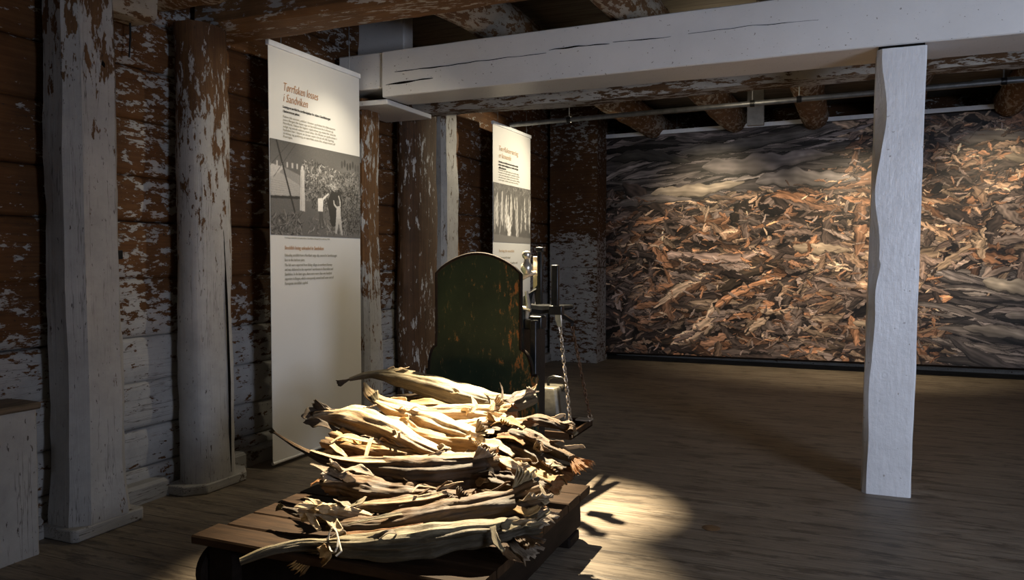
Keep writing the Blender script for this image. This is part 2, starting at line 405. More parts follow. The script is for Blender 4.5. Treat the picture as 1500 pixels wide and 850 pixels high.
wf = MB(); wf.box((3.5, -2.3, 0), (3.62, 0, CEIL)); wf.box((3.5, 1.4, 0), (3.62, 10.5, CEIL)); wf.box((3.5, 0, 0), (3.62, 1.4, .85)); wf.box((3.5, 0, 2.25), (3.62, 1.4, CEIL))
struct(wf.build('wall_right', M['plaster'], smooth=False))
w1 = MB()
for a, b in (((0, .85), (.07, 2.25)), ((1.33, .85), (1.4, 2.25)), ((.07, .85), (1.33, .92)), ((.07, 2.18), (1.33, 2.25)), ((.67, .92), (.73, 2.18)), ((.07, 1.53), (.67, 1.58)), ((.73, 1.53), (1.33, 1.58))):
    w1.box((3.54, a[0], a[1]), (3.6, b[0], b[1]))
struct(w1.build('window_1', M['plaster'], smooth=False))
# corner pilaster of stacked log ends
struct(log_wall('p', None, 9.86, 'x', -3.42, -2.8, [0, .12, .35, .62, .9, 1.2, 1.52, 1.8, 2.08, 2.36, 2.62, 2.95, CEIL], depth=-.5, flip=-1, seed=11).build('trim_1', M['log_back'], angle=60))
# baseboard: stepped runs between the posts
def skirting(y0, y1, x=-3.40, h=.085):
    mb = MB(); n = 14
    rings = []
    for i in range(n+1):
        y = y0+(y1-y0)*i/n; j = .004*nz((y*3, 1, 1))
        rings.append([Vector(p) for p in ((-3.5, y, 0), (x+j, y, 0), (x+j, y, h+j), (x-.02, y, h+.016+j), (-3.5, y, h+.016))])
    return mb.loft(rings)
bb = MB()
for y0, y1 in ((-2.2, 2.46), (2.84, 3.2), (3.62, 4.92), (5.18, 5.56), (6.44, 9.86)):
    m = skirting(y0, y1); bb.add(m.v, m.f)
struct(bb.build('baseboard_left', M['base'], angle=30))
struct(MB().box((-2.8, 10.28, 0), (3.5, 10.36, .1)).build('baseboard_back', M['base'], bevel=.01))
# wall plate along the top of the left wall
mb = MB(); hewn(mb, (-3.37, -2.2, 2.62), (-3.37, 3.05, 2.62), rectp(.2, .2, .03), 60, .012, 2.5, axis_x=EX, axis_y=EZ, seed=3)
struct(mb.build('trim_2', M['joist']))

# ------------------------------------------------------------------ posts along the left wall
def wall_post(name, label, y0, y1, x_out, ztop, mat, prof, base=None, lean=0, jit=.01, seed=1, flare=None, wob=.012, x_in=-3.44):
    yc, xc = (y0+y1)/2, (x_in+x_out)/2
    r = thing(name, (xc, yc, 0), label, 'post')
    zb = base[4] if base else 0
    mb = MB(); hewn(mb, (xc, yc, zb), (xc+lean, yc, ztop), prof, 60, jit, 2.6, .94, seed, wob, scale_fn=flare)
    mb.build('shaft', mat, r, angle=35)
    if base:
        x0, x1, by0, by1, h, cut = base
        pts = [(x0, by0), (x1-cut, by0), (x1, by0+cut), (x1, by1-cut), (x1-cut, by1), (x0, by1)]
        b = MB(); b.loft([[Vector((x, y, 0)) for x, y in pts], [Vector((x, y, h)) for x, y in pts]]); b.build('base_block', M['base'], r, bevel=.008)
    return r
fl = lambda t: 1+.10*math.exp(-((t)/.06)**2)
p1 = wall_post('wall_post', 'hewn white painted post, flaking to brown at the top, nearest on left wall', 2.50, 2.80, -3.24, 2.62, M['post_a'],
          rectp(.25, .30, .06), (-3.44, -3.20, 2.46, 2.86, .06, .02), seed=2, flare=fl)
# iron bolt plate and knot holes on the nearest post
k = MB(); k.box((-3.245, 2.735, 1.30), (-3.225, 2.775, 1.345)); k.build('bolt_plate', M['iron'], p1, bevel=.004)
k = MB(); k.lathe([(.001, 0), (.016, 0), (.018, .004), (.001, .006)], (-3.238, 2.68, 1.83), 12, 'x'); k.build('knot_hole', M['dark_gap'], p1)
k = MB(); k.tube([(-3.236, 2.66, 2.28), (-3.232, 2.68, 2.22), (-3.232, 2.70, 2.17)], [.008, .018, .006], 8); k.build('knot_hole', M['dark_gap'], p1)
k = MB(); k.lathe([(.001, 0), (.022, 0), (.024, .004), (.001, .006)], (-3.226, 2.72, .17), 12, 'x'); k.build('knot_hole', M['dark_gap'], p1)
p2 = wall_post('wall_post', 'rounded worn white post with dark bare top, left of the tall banner', 3.25, 3.57, -3.22, 2.6, M['post_b'],
          [(.115*abs(math.cos(a))**.75*(1 if math.cos(a) > 0 else -1), .155*abs(math.sin(a))**.75*(1 if math.sin(a) > 0 else -1)) for a in [2*math.pi*k/24 for k in range(24)]],
          (-3.44, -3.21, 3.19, 3.68, .055, .09), seed=4, jit=.012)
k = MB(); k.tube([(-3.216, 3.47, .08), (-3.212, 3.465, .6), (-3.216, 3.455, 1.1), (-3.225, 3.44, 1.6)], [.004, .007, .006, .002], 6); k.build('drying_crack', M['dark_gap'], p2)
wall_post('wall_post', 'slim post of flaking brown and cream behind right edge of tall banner', 4.95, 5.19, -3.27, 2.5, M['post_c'], rectp(.18, .23, .035), None, seed=6, jit=.012)
wall_post('wall_post', 'dark brown half log post left of the pale plank, right of the slim post', 5.60, 6.10, -3.22, 2.62, M['post_d'], circp(.13, .27, 22), None, seed=8, jit=.014, x_in=-3.46)
wall_post('wall_plank', 'pale worn upright plank against the dark post behind green scale board', 6.10, 6.36, -3.20, 2.62, M['post_e'], rectp(.24, .29, .04), None, seed=9, jit=.012)['category'] = 'plank'
# boxed stub at the left edge
sb = thing('boxed_stub', (-3.33, 2.0, 0), 'low white boxed timber stub with worn wooden cap at left edge', 'post')
m_ = MB(); hewn(m_, (-3.345, 1.98, 0), (-3.345, 1.98, .645), rectp(.21, .70, .012), 24, .006, 3, 1, 12); m_.build('casing', M['stub'], sb)
m_ = MB(); hewn(m_, (-3.34, 1.615, .66), (-3.34, 2.335, .66), rectp(.225, .03, .008), 30, .006, 3, 1, 13, axis_x=EX, axis_y=EZ); m_.build('cap', plain('worn_cap_wood', (.14, .10, .065), .6, .3, 0, .4, 6, .3, (5, 1, 5)), sb)

# ------------------------------------------------------------------ free standing white post
fp = MB(); rings = []
N = 90
for i in range(N+1):
    t = i/N; z = 2.438*t
    cx, cy = .245+.038*t, 4.825
    w, d = .122+.002*math.sin(t*5), .11
    wane = .014+.060*max(0, .45+.9*nz((t*6.5, 3, 1))+.5*math.exp(-((t-.53)/.06)**2)*(1 if t < .53 else .5))*(0.35+.65*t)
    bul = .008*nz((t*6, 1, 9))
    pr = [(-w+wane, -d), (-w+wane+.05, -d), (0, -d), (.06, -d), (w-.008, -d), (w, -d+.008), (w, 0), (w, d), (0, d), (-w, d), (-w, 0), (-w-bul, -d+wane*1.05)]
    rings.append([Vector((cx+x+.003*nz((x*20, z*6, y*9)), cy+y+.004*nz((x*14, z*5, 4+y)), z)) for x, y in pr])
fp.loft(rings)
o = thing('free_standing_post', (.25, 4.84, 0), 'x', 'post'); fp.build('shaft', M['white_post'], o, angle=24)
MB().box((.17, 4.74, 2.436), (.395, 4.93, 2.458)).build('shadow_gap', M['dark_gap'], o)  # dark block added to draw the shadow line between post and beam
tag(o, 'tall free-standing white post with wavy hewn edge under the white beam', 'post')

# ------------------------------------------------------------------ beams
wb = thing('white_beam', (-.3, 4.95, 2.455), 'thick white painted beam running across the room on top of white post', 'beam')
m_ = MB(); rings = []
for i in range(121):
    t = i/120; x = -3.03+(3.5+3.03)*t
    yf = 4.815-.085*min(1, t*2.2); yb = 5.16; zt = 2.778+.012*t
    r = []
    for y, z in ((yf, 2.46), (yf, 2.54), (yf, 2.62), (yf, 2.70), (yf, zt-.006), (yf+.008, zt), (yb, zt), (yb, 2.60), (yb, 2.462), (yb-.14, 2.458), (yf+.16, 2.458), (yf+.008, 2.455)):
        r.append(Vector((x, y+.004*nz((x*2.2, z*8, 1)), z+.004*nz((x*2.4, y*5, 3)))))
    rings.append(r)
m_.loft(rings); m_.build('timber', M['white'], wb, angle=30)
m_ = MB(); m_.box((-3.42, 4.84, 2.525), (-3.02, 5.15, 2.782)); m_.build('thinned_end', M['white'], wb, bevel=.01)
def crack(pts, w, parent):
    mb = MB(); vs = []
    P = [at(px, py, 'y', 4.80) for px, py in pts]; n = 24; Q = []
    for i in range(len(P)-1):
        for j in range(n): Q.append(P[i].lerp(P[i+1], j/n))
    Q.append(P[-1]); top = []; bot = []
    for i, p in enumerate(Q):
        t = i/(len(Q)-1); t_ = max(0, (p.x+3.03)/6.53); yf = 4.815-.085*min(1, t_*2.2)-.0035
        z = p.z+.006*nz((p.x*9, 1, 2)); hw = w*(math.sin(math.pi*min(1, t*.96+.03))**.5)*(.35+.65*abs(nz((p.x*4, 7, 7)))*2)*.5
        top.append(Vector((p.x, yf, z+hw))); bot.append(Vector((p.x, yf, z-hw)))
    rr = [[bot[i], top[i], top[i]+Vector((0, .012, 0)), bot[i]+Vector((0, .012, 0))] for i in range(len(Q))]
    return mb.loft(rr).build('drying_crack', M['dark_gap'], parent)
crack([(577, 105), (640, 98), (720, 88), (802, 79)], .010, wb)
crack([(806, 75), (850, 69), (895, 66)], .009, wb)
crack([(900, 64), (985, 57)], .006, wb)
crack([(1010, 53), (1080, 44), (1200, 34)], .004, wb)
crack([(564, 124), (600, 119), (634, 114)], .016, wb)
o = MB().box((-3.44, 4.86, 2.415), (-3.02, 5.52, 2.452)).build('bracket_board', M['white'], loc=(-3.2, 5.2, 2.42), bevel=.006)
tag(o, 'flat white painted bracket board under left end of white beam', 'bracket')
def ceil_beam(name, label, a, b, prof, mat, ax, ay, jit=.012, seed=1, cat='beam', n=80, wob=.02, group=None):
    m = MB(); hewn(m, a, b, prof, n, jit, 2.2, 1, seed, wob, ax, ay)
    return tag(m.build(name, mat, loc=a, angle=35), label, cat, group)
ceil_beam('ceiling_beam', 'brown bare ceiling beam crossing above the rounded post at top left', (-3.42, 3.62, 2.755), (3.5, 3.52, 2.755), rectp(.32, .30, .03), M['beam_brown'], EY, EZ, seed=21)
ceil_beam('ceiling_beam', 'half peeled brown and cream beam just behind the white beam', (-3.42, 5.80, 2.655), (3.5, 5.72, 2.655), rectp(.30, .29, .05), M['beam_mixed'], EY, EZ, seed=23)
ceil_beam('log_end', 'cream painted log end jutting from wall left of the bare ceiling beam', (-3.44, 3.16, 2.76), (-2.75, 3.13, 2.76), circp(.13, .13, 16), M['joist'], EY, EZ, seed=24, cat='log', n=20)
JL = ['hewn log joist above white beam, leftmost of the five ceiling joists', 'hewn log joist above white beam, second from the left wall',
      'hewn log joist above the mural, third from the left wall', 'hewn log joist behind top of white post, fourth from left wall', 'hewn log joist at far right, fifth from the left wall']
for k, x in enumerate((-2.42, -1.43, -.52, .42, 1.4)):
    ceil_beam('ceiling_joist', JL[k], (x, -2.1, 2.98), (x+.22, 10.25, 2.98), circp(.15, .165, 16), M['joist'], EX, EZ, .02, 30+k, 'joist', 120, .05, 'log joists under the ceiling boards')
o = MB().box((-3.5, 5.2, 2.785), (-3.08, 5.34, 3.19)).build('blocking_board', M['white'], loc=(-3.3, 5.27, 2.8), bevel=.01)
tag(o, 'short pale upright board on the wall above the white beam', 'board')
o = MB().box((-1.0, 9.16, 2.80), (-.82, 9.24, 3.19)).build('hanging_board', M['plaster'], loc=(-.9, 9.2, 3.18), bevel=.006)
tag(o, 'short grey board hanging from the ceiling above the mural', 'board')

# ------------------------------------------------------------------ pipes
def pipe(label, a, b, r, hangers):
    t = thing('steel_pipe', a, label, 'pipe')
    MB().tube([a, b], r, 14).build('tube', M['steel'], t)
    for h in hangers:
        p = Vector(a).lerp(Vector(b), h)
        MB().tube([p+Vector((0, 0, -r)), p+Vector((0, .005, CEIL-p.z))], .006, 6).build('hanger_rod', M['steel'], t)
        MB().lathe([(r, -.02), (r+.007, -.02), (r+.007, .02), (r, .02)], p, 14, 'x').build('clamp', M['iron'], t)
    return t
pipe('grey steel pipe under bare ceiling beam above the tall near banner', (-3.35, 3.93, 2.70), (3.4, 3.74, 2.70), .022, (.12, .42, .75))
pipe('grey steel pipe running in front of the mural top to far banner', (-3.2, 7.55, 2.70), (3.4, 7.05, 2.70), .024, (.1, .37, .43, .66, .9))
# strip lamp high up at the right
sl = thing('strip_lamp', (1.4, 7.8, 2.82), 'thin lit strip lamp under the ceiling at upper right', 'lamp')
MB().tube([(1.05, 7.8, 2.80), (2.25, 7.78, 2.80)], .012, 10).build('tube', M['tube'], sl)
MB().box((1.02, 7.775, 2.812), (2.28, 7.825, 2.84)).build('housing', M['steel'], sl)
for x in (1.25, 2.05): MB().tube([(x, 7.8, 2.84), (x, 7.8, CEIL)], .005, 6).build('hanger_rod', M['steel'], sl)

# ------------------------------------------------------------------ painted prints (colour per grid point)
def print_grid(name, img, org, U, V, parent, thick=Vector()):
    """img[row from bottom, col, rgb]; org bottom-left corner, U and V the full edge vectors"""
    h, w, _ = img.shape
    uu, vv = np.meshgrid(np.linspace(0, 1, w), np.linspace(0, 1, h))
    rp = Vector((0, 0, 0)); p = parent
    while p is not None: rp += p.location; p = p.parent
    o3 = np.array(org)-np.array(rp)
    co = o3+uu[..., None]*np.array(U)+vv[..., None]*np.array(V)
    idx = np.arange(h*w).reshape(h, w)
    f = np.stack([idx[:-1, :-1], idx[:-1, 1:], idx[1:, 1:], idx[1:, :-1]], -1).reshape(-1, 4)
    me = bpy.data.meshes.new(name); me.vertices.add(h*w); me.vertices.foreach_set('co', co.astype(np.float32).ravel())
    nf = len(f); me.loops.add(nf*4); me.loops.foreach_set('vertex_index', f.astype(np.int32).ravel())
    me.polygons.add(nf); me.polygons.foreach_set('loop_start', np.arange(0, nf*4, 4, dtype=np.int32))
    me.update(calc_edges=True)
    a = me.color_attributes.new('Col', 'FLOAT_COLOR', 'POINT')
    a.data.foreach_set('color', np.concatenate([img, np.ones((h, w, 1))], -1).astype(np.float32).ravel())
    me.materials.append(M['print'])
    o = bpy.data.objects.new(name, me); COL.objects.link(o); o.parent = parent
    return o
R = np.random.RandomState(11)
def vnoise(h, w, fy, fx):
    g = R.rand(int(fy)+2, int(fx)+2); y = np.linspace(0, fy-.001, h); x = np.linspace(0, fx-.001, w)
    yi, xi = y.astype(int), x.astype(int); ty, tx = y-yi, x-xi; ty = ty*ty*(3-2*ty); tx = tx*tx*(3-2*tx)
    a = g[yi][:, xi]*(1-tx)+g[yi][:, xi+1]*tx; b = g[yi+1][:, xi]*(1-tx)+g[yi+1][:, xi+1]*tx
    return a*(1-ty)[:, None]+b*ty[:, None]
def stroke(img, cx, cy, L, Wd, ang, col, curve=0, edge=.75, fr=0, taper=.5, con=1.0):
    """one fish-like blade in a picture: lighter ridge, dark lower rim, fibres along it"""
    h, w, _ = img.shape; r = int(L+Wd+abs(curve)*L)+2
    x0, x1, y0, y1 = max(0, int(cx-r)), min(w, int(cx+r)), max(0, int(cy-r)), min(h, int(cy+r))
    if x1 <= x0 or y1 <= y0: return
    X, Y = np.meshgrid(np.arange(x0, x1)-cx, np.arange(y0, y1)-cy)
    c, s = math.cos(ang), math.sin(ang); ph = R.rand(6)*6.3
    u = (X*c+Y*s)/L; v = (-X*s+Y*c)-curve*L*(u*u)
    v += Wd*.13*np.sin(u*3+ph[3])+Wd*.05*np.sin(u*9+ph[4])
    prof = np.clip(1-np.abs(u)**2.2, 0, 1)**.6*(1-taper*np.clip(u*.5+.5, 0, 1))
    hw = Wd*prof*(1+.16*np.sin(u*9+ph[5])+.12*np.sin(u*21+ph[4]))+1e-4; q = v/hw
    ins = (np.abs(q) < 1) & (np.abs(u) < 1)
    sh = .50+.65*np.clip(.75+.55*q-.6*q*q, 0, 1.1)
    sh *= 1+con*(.26*np.sin(q*5+u*3+ph[0])+.22*np.sin(q*11+u*5+ph[1]+2*np.sin(u*4))+.16*np.sin(u*17+q*4+ph[2]))
    sh *= np.where(q < -edge, .25, 1)*np.where(q > .93, .55, 1)
    pat = img[y0:y1, x0:x1]
    pat[ins] = (np.array(col)[None, :]*np.clip(sh[ins], .05, 1.9)[:, None])
def mural_image(w=940, h=556):
    img = np.zeros((h, w, 3)); img[:] = (.008, .007, .007)
    PAL = [(.31, .20, .135), (.24, .130, .08), (.22, .165, .14), (.38, .27, .19), (.13, .09, .075), (.31, .155, .085), (.06, .043, .036), (.17, .12, .10)]
    GREY = [(.19, .16, .15), (.15, .125, .12), (.23, .195, .18), (.085, .072, .07)]
    def zone(x, y):   # 0 crumpled heads, 1 long grey bodies at upper left, 2 long grey bodies at lower right
        if y > .74-.05*math.sin(x*9) and x < .50: return 1
        if x > .66 and y < .40-.2*(x-.66) : return 2
        return 0
    n = 9000
    for k in range(n):
        x, y = R.rand(), R.rand(); z = zone(x, y)
        if z == 0:
            big = R.rand() < .10
            L = (.014+.030*R.rand() if not big else .04+.05*R.rand())*w; Wd = L*(.16+.30*R.rand())*(.7 if big else 1); a = R.randn()*.6
            if R.rand() < .15: a += 1.2
            col = np.array(PAL[R.randint(len(PAL))])
        elif z == 1:
            if R.rand() < .86: continue
            L = (.05+.10*R.rand())*w; Wd = L*(.07+.08*R.rand()); a = .10+R.randn()*.16; col = np.array(GREY[R.randint(4)])*.8
        else:
            if R.rand() < .80: continue
            L = (.04+.09*R.rand())*w; Wd = L*(.07+.09*R.rand()); a = -.18+R.randn()*.17; col = np.array(GREY[R.randint(4)])*1.05
        col = col*min(2.0, math.exp(.55*R.randn()-.25))*(.8 if x < .12 else 1)
        if R.rand() < .16: col = col*.18
        stroke(img, x*w, y*h, L, Wd, a+(math.pi if R.rand() < .5 else 0), col, R.randn()*.10, .72, taper=.2+.6*R.rand())
    # some large identifiable fish on top
    for (x, y, L, Wd, a, c) in ((.34, .845, .13, .032, .06, (.20, .17, .16)), (.20, .74, .10, .022, .12, (.32, .26, .20)), (.42, .77, .10, .03, 0, (.16, .14, .135)),
                                (.10, .70, .09, .016, .05, (.18, .15, .135)), (.30, .93, .14, .02, .1, (.10, .09, .085)), (.10, .90, .09, .02, -.1, (.05, .045, .04)),
                                (.80, .31, .07, .022, -.28, (.40, .34, .28)), (.86, .20, .09, .02, -.12, (.22, .19, .175)), (.93, .10, .1, .022, -.05, (.20, .175, .16)), (.78, .13, .08, .018, -.1, (.22, .19, .17)),
                                (.45, .47, .055, .018, -.12, (.34, .26, .19)), (.57, .16, .06, .016, .05, (.32, .24, .17)), (.74, .90, .09, .02, -.05, (.19, .16, .14)), (.82, .80, .06, .014, -.2, (.24, .19, .14))):
        stroke(img, x*w, y*h, L*w, Wd*w, a, c, R.randn()*.05, .8, taper=.5, con=.5)
    for k in range(2600):
        x, y = R.rand(), R.rand()
        if zone(x, y): continue
        L = (.003+.011*R.rand())*w
        stroke(img, x*w, y*h, L, L*(.12+.3*R.rand()), R.randn()*.8, np.array(PAL[R.randint(8)])*min(2.4, math.exp(.6*R.randn())), R.randn()*.15, .7)
    img *= (.55+.9*vnoise(h, w, 22, 34)*(.6+.8*vnoise(h, w, 70, 110)))[..., None]
    return np.clip(img*1.12, 0, 1)
mu = thing('mural', (-.1, 9.78, .1), 'huge hanging photo mural of piled dried fish on far wall', 'mural')
A, B = Vector((-2.80, 9.77, .10)), Vector((2.95, 9.77, .145)); TL, TR = Vector((-2.80, 9.77, 2.86)), Vector((2.95, 9.77, 2.945))
b_ = MB(); b_.loft([[A+Vector((0, .004, 0)), A+Vector((0, .012, 0)), TL+Vector((0, .012, 0)), TL+Vector((0, .004, 0))], [B+Vector((0, .004, 0)), B+Vector((0, .012, 0)), TR+Vector((0, .012, 0)), TR+Vector((0, .004, 0))]])
mf = b_.build('fabric', M['sill'], mu)
print_grid('photo_print', mural_image(), A, B-A, TL-A, mf)
r_ = MB(); q = Vector((0, .022, .028))
r_.loft([[TL+Vector(p) for p in ((-.02, -.022, -.012), (-.02, .022, -.012), (-.02, .022, .036), (-.02, -.022, .036))], [TR+Vector(p) for p in ((.02, -.022, -.012), (.02, .022, -.012), (.02, .022, .036), (.02, -.022, .036))]])
r_.build('top_rail', M['alu'], mu, smooth=False, bevel=.003)
r_ = MB().tube([A+Vector((0, .02, -.01)), B+Vector((0, .02, -.01))], .014, 8); r_.build('bottom_bar', M['sill'], mu)
for x in (-1.9, -.2, 1.45, 2.6):
    MB().tube([(x, 9.77, 2.89), (x, 9.77, CEIL)], .003, 6).build('hanging_wire', M['steel'], mu)

# ------------------------------------------------------------------ banners
def text(body, size, p, mat, parent, name, shear=0, bold=0, width=None, space=1.0):
    c = bpy.data.curves.new(name, 'FONT'); c.body = body; c.size = size; c.shear = shear; c.offset = bold; c.space_line = space; c.resolution_u = 2; c.extrude = .0004
    o = bpy.data.objects.new('tmp', c); COL.objects.link(o)
    me = bpy.data.meshes.new_from_object(o.evaluated_get(bpy.context.evaluated_depsgraph_get()))
    bpy.data.objects.remove(o); bpy.data.curves.remove(c); me.name = name
    n = len(me.vertices); co = np.empty(n*3, np.float32); me.vertices.foreach_get('co', co); co = co.reshape(-1, 3)
    sx = width/co[:, 0].max() if width else 1
    out = np.stack([co[:, 2], co[:, 0]*sx, co[:, 1]], -1); me.vertices.foreach_set('co', out.ravel())
    me.materials.clear(); me.materials.append(mat); me.update()
    q = bpy.data.objects.new(name, me); COL.objects.link(q); q.parent = parent
    rp = parent.location if parent.parent is None else parent.location+parent.parent.location
    q.location = Vector(p)-rp
    return q
def ell(img, x, y, rx, ry, c, a=0):
    h, w, _ = img.shape; X, Y = np.meshgrid((np.arange(w)+.5)/w-x, (np.arange(h)+.5)/h-y); X = X*w/h
    u = X*math.cos(a)+Y*math.sin(a); v = -X*math.sin(a)+Y*math.cos(a)
    img[(u/rx)**2+(v/ry)**2 < 1] = c
def poly(img, pts, c):
    h, w, _ = img.shape; X, Y = np.meshgrid((np.arange(w)+.5)/w, (np.arange(h)+.5)/h); ins = np.zeros((h, w), bool)
    for i in range(len(pts)):
        (x0, y0), (x1, y1) = pts[i], pts[i-1]
        cnd = ((y0 > Y) != (y1 > Y)) & (X < (x1-x0)*(Y-y0)/(y1-y0+1e-9)+x0); ins ^= cnd
    img[ins] = c
def line(img, a, b, wd, c):
    h, w, _ = img.shape; k = w/h; dx, dy = (b[0]-a[0])*k, b[1]-a[1]; L = math.hypot(dx, dy); nx, ny = -dy/L*wd/k, dx/L*wd
    poly(img, [(a[0]+nx, a[1]+ny), (b[0]+nx, b[1]+ny), (b[0]-nx, b[1]-ny), (a[0]-nx, a[1]-ny)], c)
def sepia(g): return np.array((g, g*.955, g*.90))
def soften(img, k=1):
    for _ in range(k):
        p = np.pad(img, ((1, 1), (1, 1), (0, 0)), 'edge'); img = (p[1:-1, 1:-1]*2+p[:-2, 1:-1]+p[2:, 1:-1]+p[1:-1, :-2]+p[1:-1, 2:])/6
    return img
def unloading_photo(w=340, h=212):
    img = np.zeros((h, w, 3)); img[:] = sepia(.15)
    img *= (.75+.4*vnoise(h, w, 4, 6))[..., None]*np.linspace(1.25, .65, h)[:, None, None]
    poly(img, [(0, .0), (1, 0), (1, .34), (0, .42)], sepia(.11))                     # quay
    poly(img, [(0, .38), (.29, .40), (.29, .55), (.09, .66), (0, .60)], sepia(.34))         # boat house
    poly(img, [(0, .38), (.29, .40), (.29, .43), (0, .41)], sepia(.04))
    for k in range(7): line(img, (0, .42+.026*k), (.29, .435+.018*k), .0025, sepia(.25))
    poly(img, [(0, .60), (.09, .66), (.13, .72), (0, .74)], sepia(.42)); poly(img, [(.09, .66), (.29, .55), (.29, .66), (.13, .72)], sepia(.24))
    for k in range(5): poly(img, [(.06+.05*k, .72), (.075+.05*k, .72), (.075+.05*k, .78), (.06+.05*k, .78)], sepia(.45))
    for k in range(2600):                                                          # heap of fish
        x = .33+.67*R.rand(); top = .82+.05*math.sin(x*6)-.5*max(0, .43-x); y = .05+R.rand()*(top-.05)
        if (x < .62 and y < .30) or (x < .42 and y < .42): continue
        g = (.02+.42*R.rand()**2.4)*(1.3 if y > .58 else .75)*(.6 if x > .75 else 1)
        stroke(img, x*w, y*h, 4+5*R.rand(), .7+R.rand()*.8, R.rand()*3.2, sepia(g), R.randn()*.2, .8)
    for k in range(7): ell(img, .77+.034*k, .86+.02*math.sin(k*2), .02, .045, sepia(.035+.03*R.rand()))
    poly(img, [(.29, .28), (.345, .27), (.34, .72), (.30, .72)], sepia(.46)); ell(img, .32, .74, .022, .03, sepia(.5))       # white post
    line(img, (.305, .28), (.31, .70), .003, sepia(.3))
    line(img, (.06, 1), (.27, .12), .012, sepia(.035))                             # mast
    line(img, (.26, 1), (.03, .60), .003, sepia(.05)); line(img, (.20, 1), (.0, .72), .003, sepia(.05))
    for k in range(150): stroke(img, R.rand()*.32*w, R.rand()**1.4*.24*h, 8+8*R.rand(), 1.3, (.8 if R.rand() < .5 else 2.3)+R.randn()*.5, sepia(.03+.30*R.rand()**2), R.randn()*.2)
    for k in range(130): stroke(img, (.38+.46*R.rand())*w, (.04+.17*R.rand())*h, 6+5*R.rand(), .9, R.rand()*3, sepia(.05+.34*R.rand()**1.5), .1)
    poly(img, [(.59, .40), (.66, .58), (.74, .56), (.77, .40), (.75, .14), (.64, .12)], sepia(.03))
    # two men reaching up to the heap
    poly(img, [(.495, .30), (.535, .30), (.56, .10), (.545, .09), (.515, .22), (.52, .10), (.50, .10)], sepia(.07))
    poly(img, [(.485, .29), (.54, .29), (.545, .40), (.53, .44), (.485, .43)], sepia(.62)); line(img, (.535, .42), (.575, .465), .013, sepia(.55)); line(img, (.575, .465), (.61, .50), .010, sepia(.5)); ell(img, .51, .475, .024, .036, sepia(.07))
    poly(img, [(.695, .24), (.75, .24), (.775, .03), (.755, .03), (.725, .17), (.70, .04), (.68, .05)], sepia(.33))
    poly(img, [(.695, .22), (.752, .22), (.75, .34), (.735, .37), (.70, .36)], sepia(.40)); line(img, (.70, .35), (.672, .385), .011, sepia(.42)); line(img, (.672, .385), (.668, .43), .009, sepia(.4)); line(img, (.745, .36), (.742, .43), .010, sepia(.42)); line(img, (.742, .43), (.725, .49), .009, sepia(.4)); ell(img, .716, .405, .022, .034, sepia(.05))
    for k in range(22): stroke(img, (.60+.10*R.rand())*w, (.54+.06*R.rand())*h, 9, 1.1, -.5+R.randn()*.3, sepia(.15+.35*R.rand()), .1)
    img = soften(img)*(.85+.3*R.rand(h, w))[..., None]*1.45
    return np.clip(img, 0, 1)
def drying_photo(w=150, h=96):
    img = np.zeros((h, w, 3)); img[:] = sepia(.12); img *= (.7+.6*vnoise(h, w, 5, 8))[..., None]
    for k in range(26):
        x = R.rand(); y = .60+.25*R.rand(); L = (.10+.16*R.rand())*h
        stroke(img, x*w, y*h-L, L, 2.5+3*R.rand(), 1.57+R.randn()*.08, sepia(.18+.42*R.rand()), .05)
    for k in range(80): stroke(img, R.rand()*w, (.86+.14*R.rand())*h, 7, 1, R.rand()*3, sepia(.06+.22*R.rand()), .1)
    for x, g, y in ((.10, .50, .55), (.22, .5, .58), (.33, .58, .52), (.45, .52, .55)): stroke(img, x*w, y*h, .30*h, .05*w, 1.57, sepia(g), 0)
    stroke(img, .40*w, .28*h, .22*h, .075*w, 1.75, sepia(.78), .05); stroke(img, .62*w, .36*h, .30*h, .06*w, 1.55, sepia(.42), .0)
    poly(img, [(0, 0), (1, 0), (1, .10), (0, .14)], sepia(.2))
    for k in range(50): stroke(img, (.72+.26*R.rand())*w, (.2+.5*R.rand())*h, 6, .8, R.rand()*3, sepia(.05+.2*R.rand()), .1)
    return np.clip(soften(img)*1.25, 0, 1)
XB = -3.22
def banner(y0, y1, z0, z1, label, curl):
    t = thing('hanging_banner', (XB, (y0+y1)/2, z0), label, 'banner')
    m = MB(); rings = []; n = 40
    for i in range(n+1):
        q = i/n; z = z0+(z1-z0)*q; r = []
        for j in range(13):
            s = j/12; x = XB+curl*.012*math.sin(math.pi*s)*max(0, (.45-q))
            r.append((x, y0+(y1-y0)*s, z))
        rings.append([Vector(p) for p in r]+[Vector(p)-Vector((.003, 0, 0)) for p in reversed(r)])
    m.loft(rings); fab = m.build('fabric', M['fabric'], t, angle=50)
    MB().box((XB-.018, y0-.005, z1-.012), (XB+.012, y1+.005, z1+.022)).build('top_rail', M['alu'], t, bevel=.004)
    MB().tube([(XB-.002, y0, z0+.004), (XB-.002, y1, z0+.004)], .011, 10).build('bottom_bar', M['fabric'], t)
    for y in (y0+.12, y1-.12): MB().tube([(XB, y, z1+.02), (XB, y, CEIL)], .003, 6).build('hanging_wire', M['steel'], t)
    return fab
b1 = banner(3.835, 4.805, .03, 2.612, 'tall white text banner with wide photo of men unloading fish, nearest', 1)
T = XB+.0045
text('Tørrfisken losses', .074, (T, 3.965, 2.352), M['ink_orange'], b1, 'heading', .22, -.0006, .355)
text('i Sandviken', .074, (T, 3.965, 2.284), M['ink_orange'], b1, 'heading', .22, -.0006, .245)
text('Lossing av tørrfisk fra nordlandsjekter for videre i Sandvikstorget', .021, (T, 3.962, 2.245), M['ink'], b1, 'subheading', 0, .0004, .49)
text('i lasterommet jekter.', .021, (T, 3.962, 2.218), M['ink'], b1, 'subheading', 0, .0004, .165)
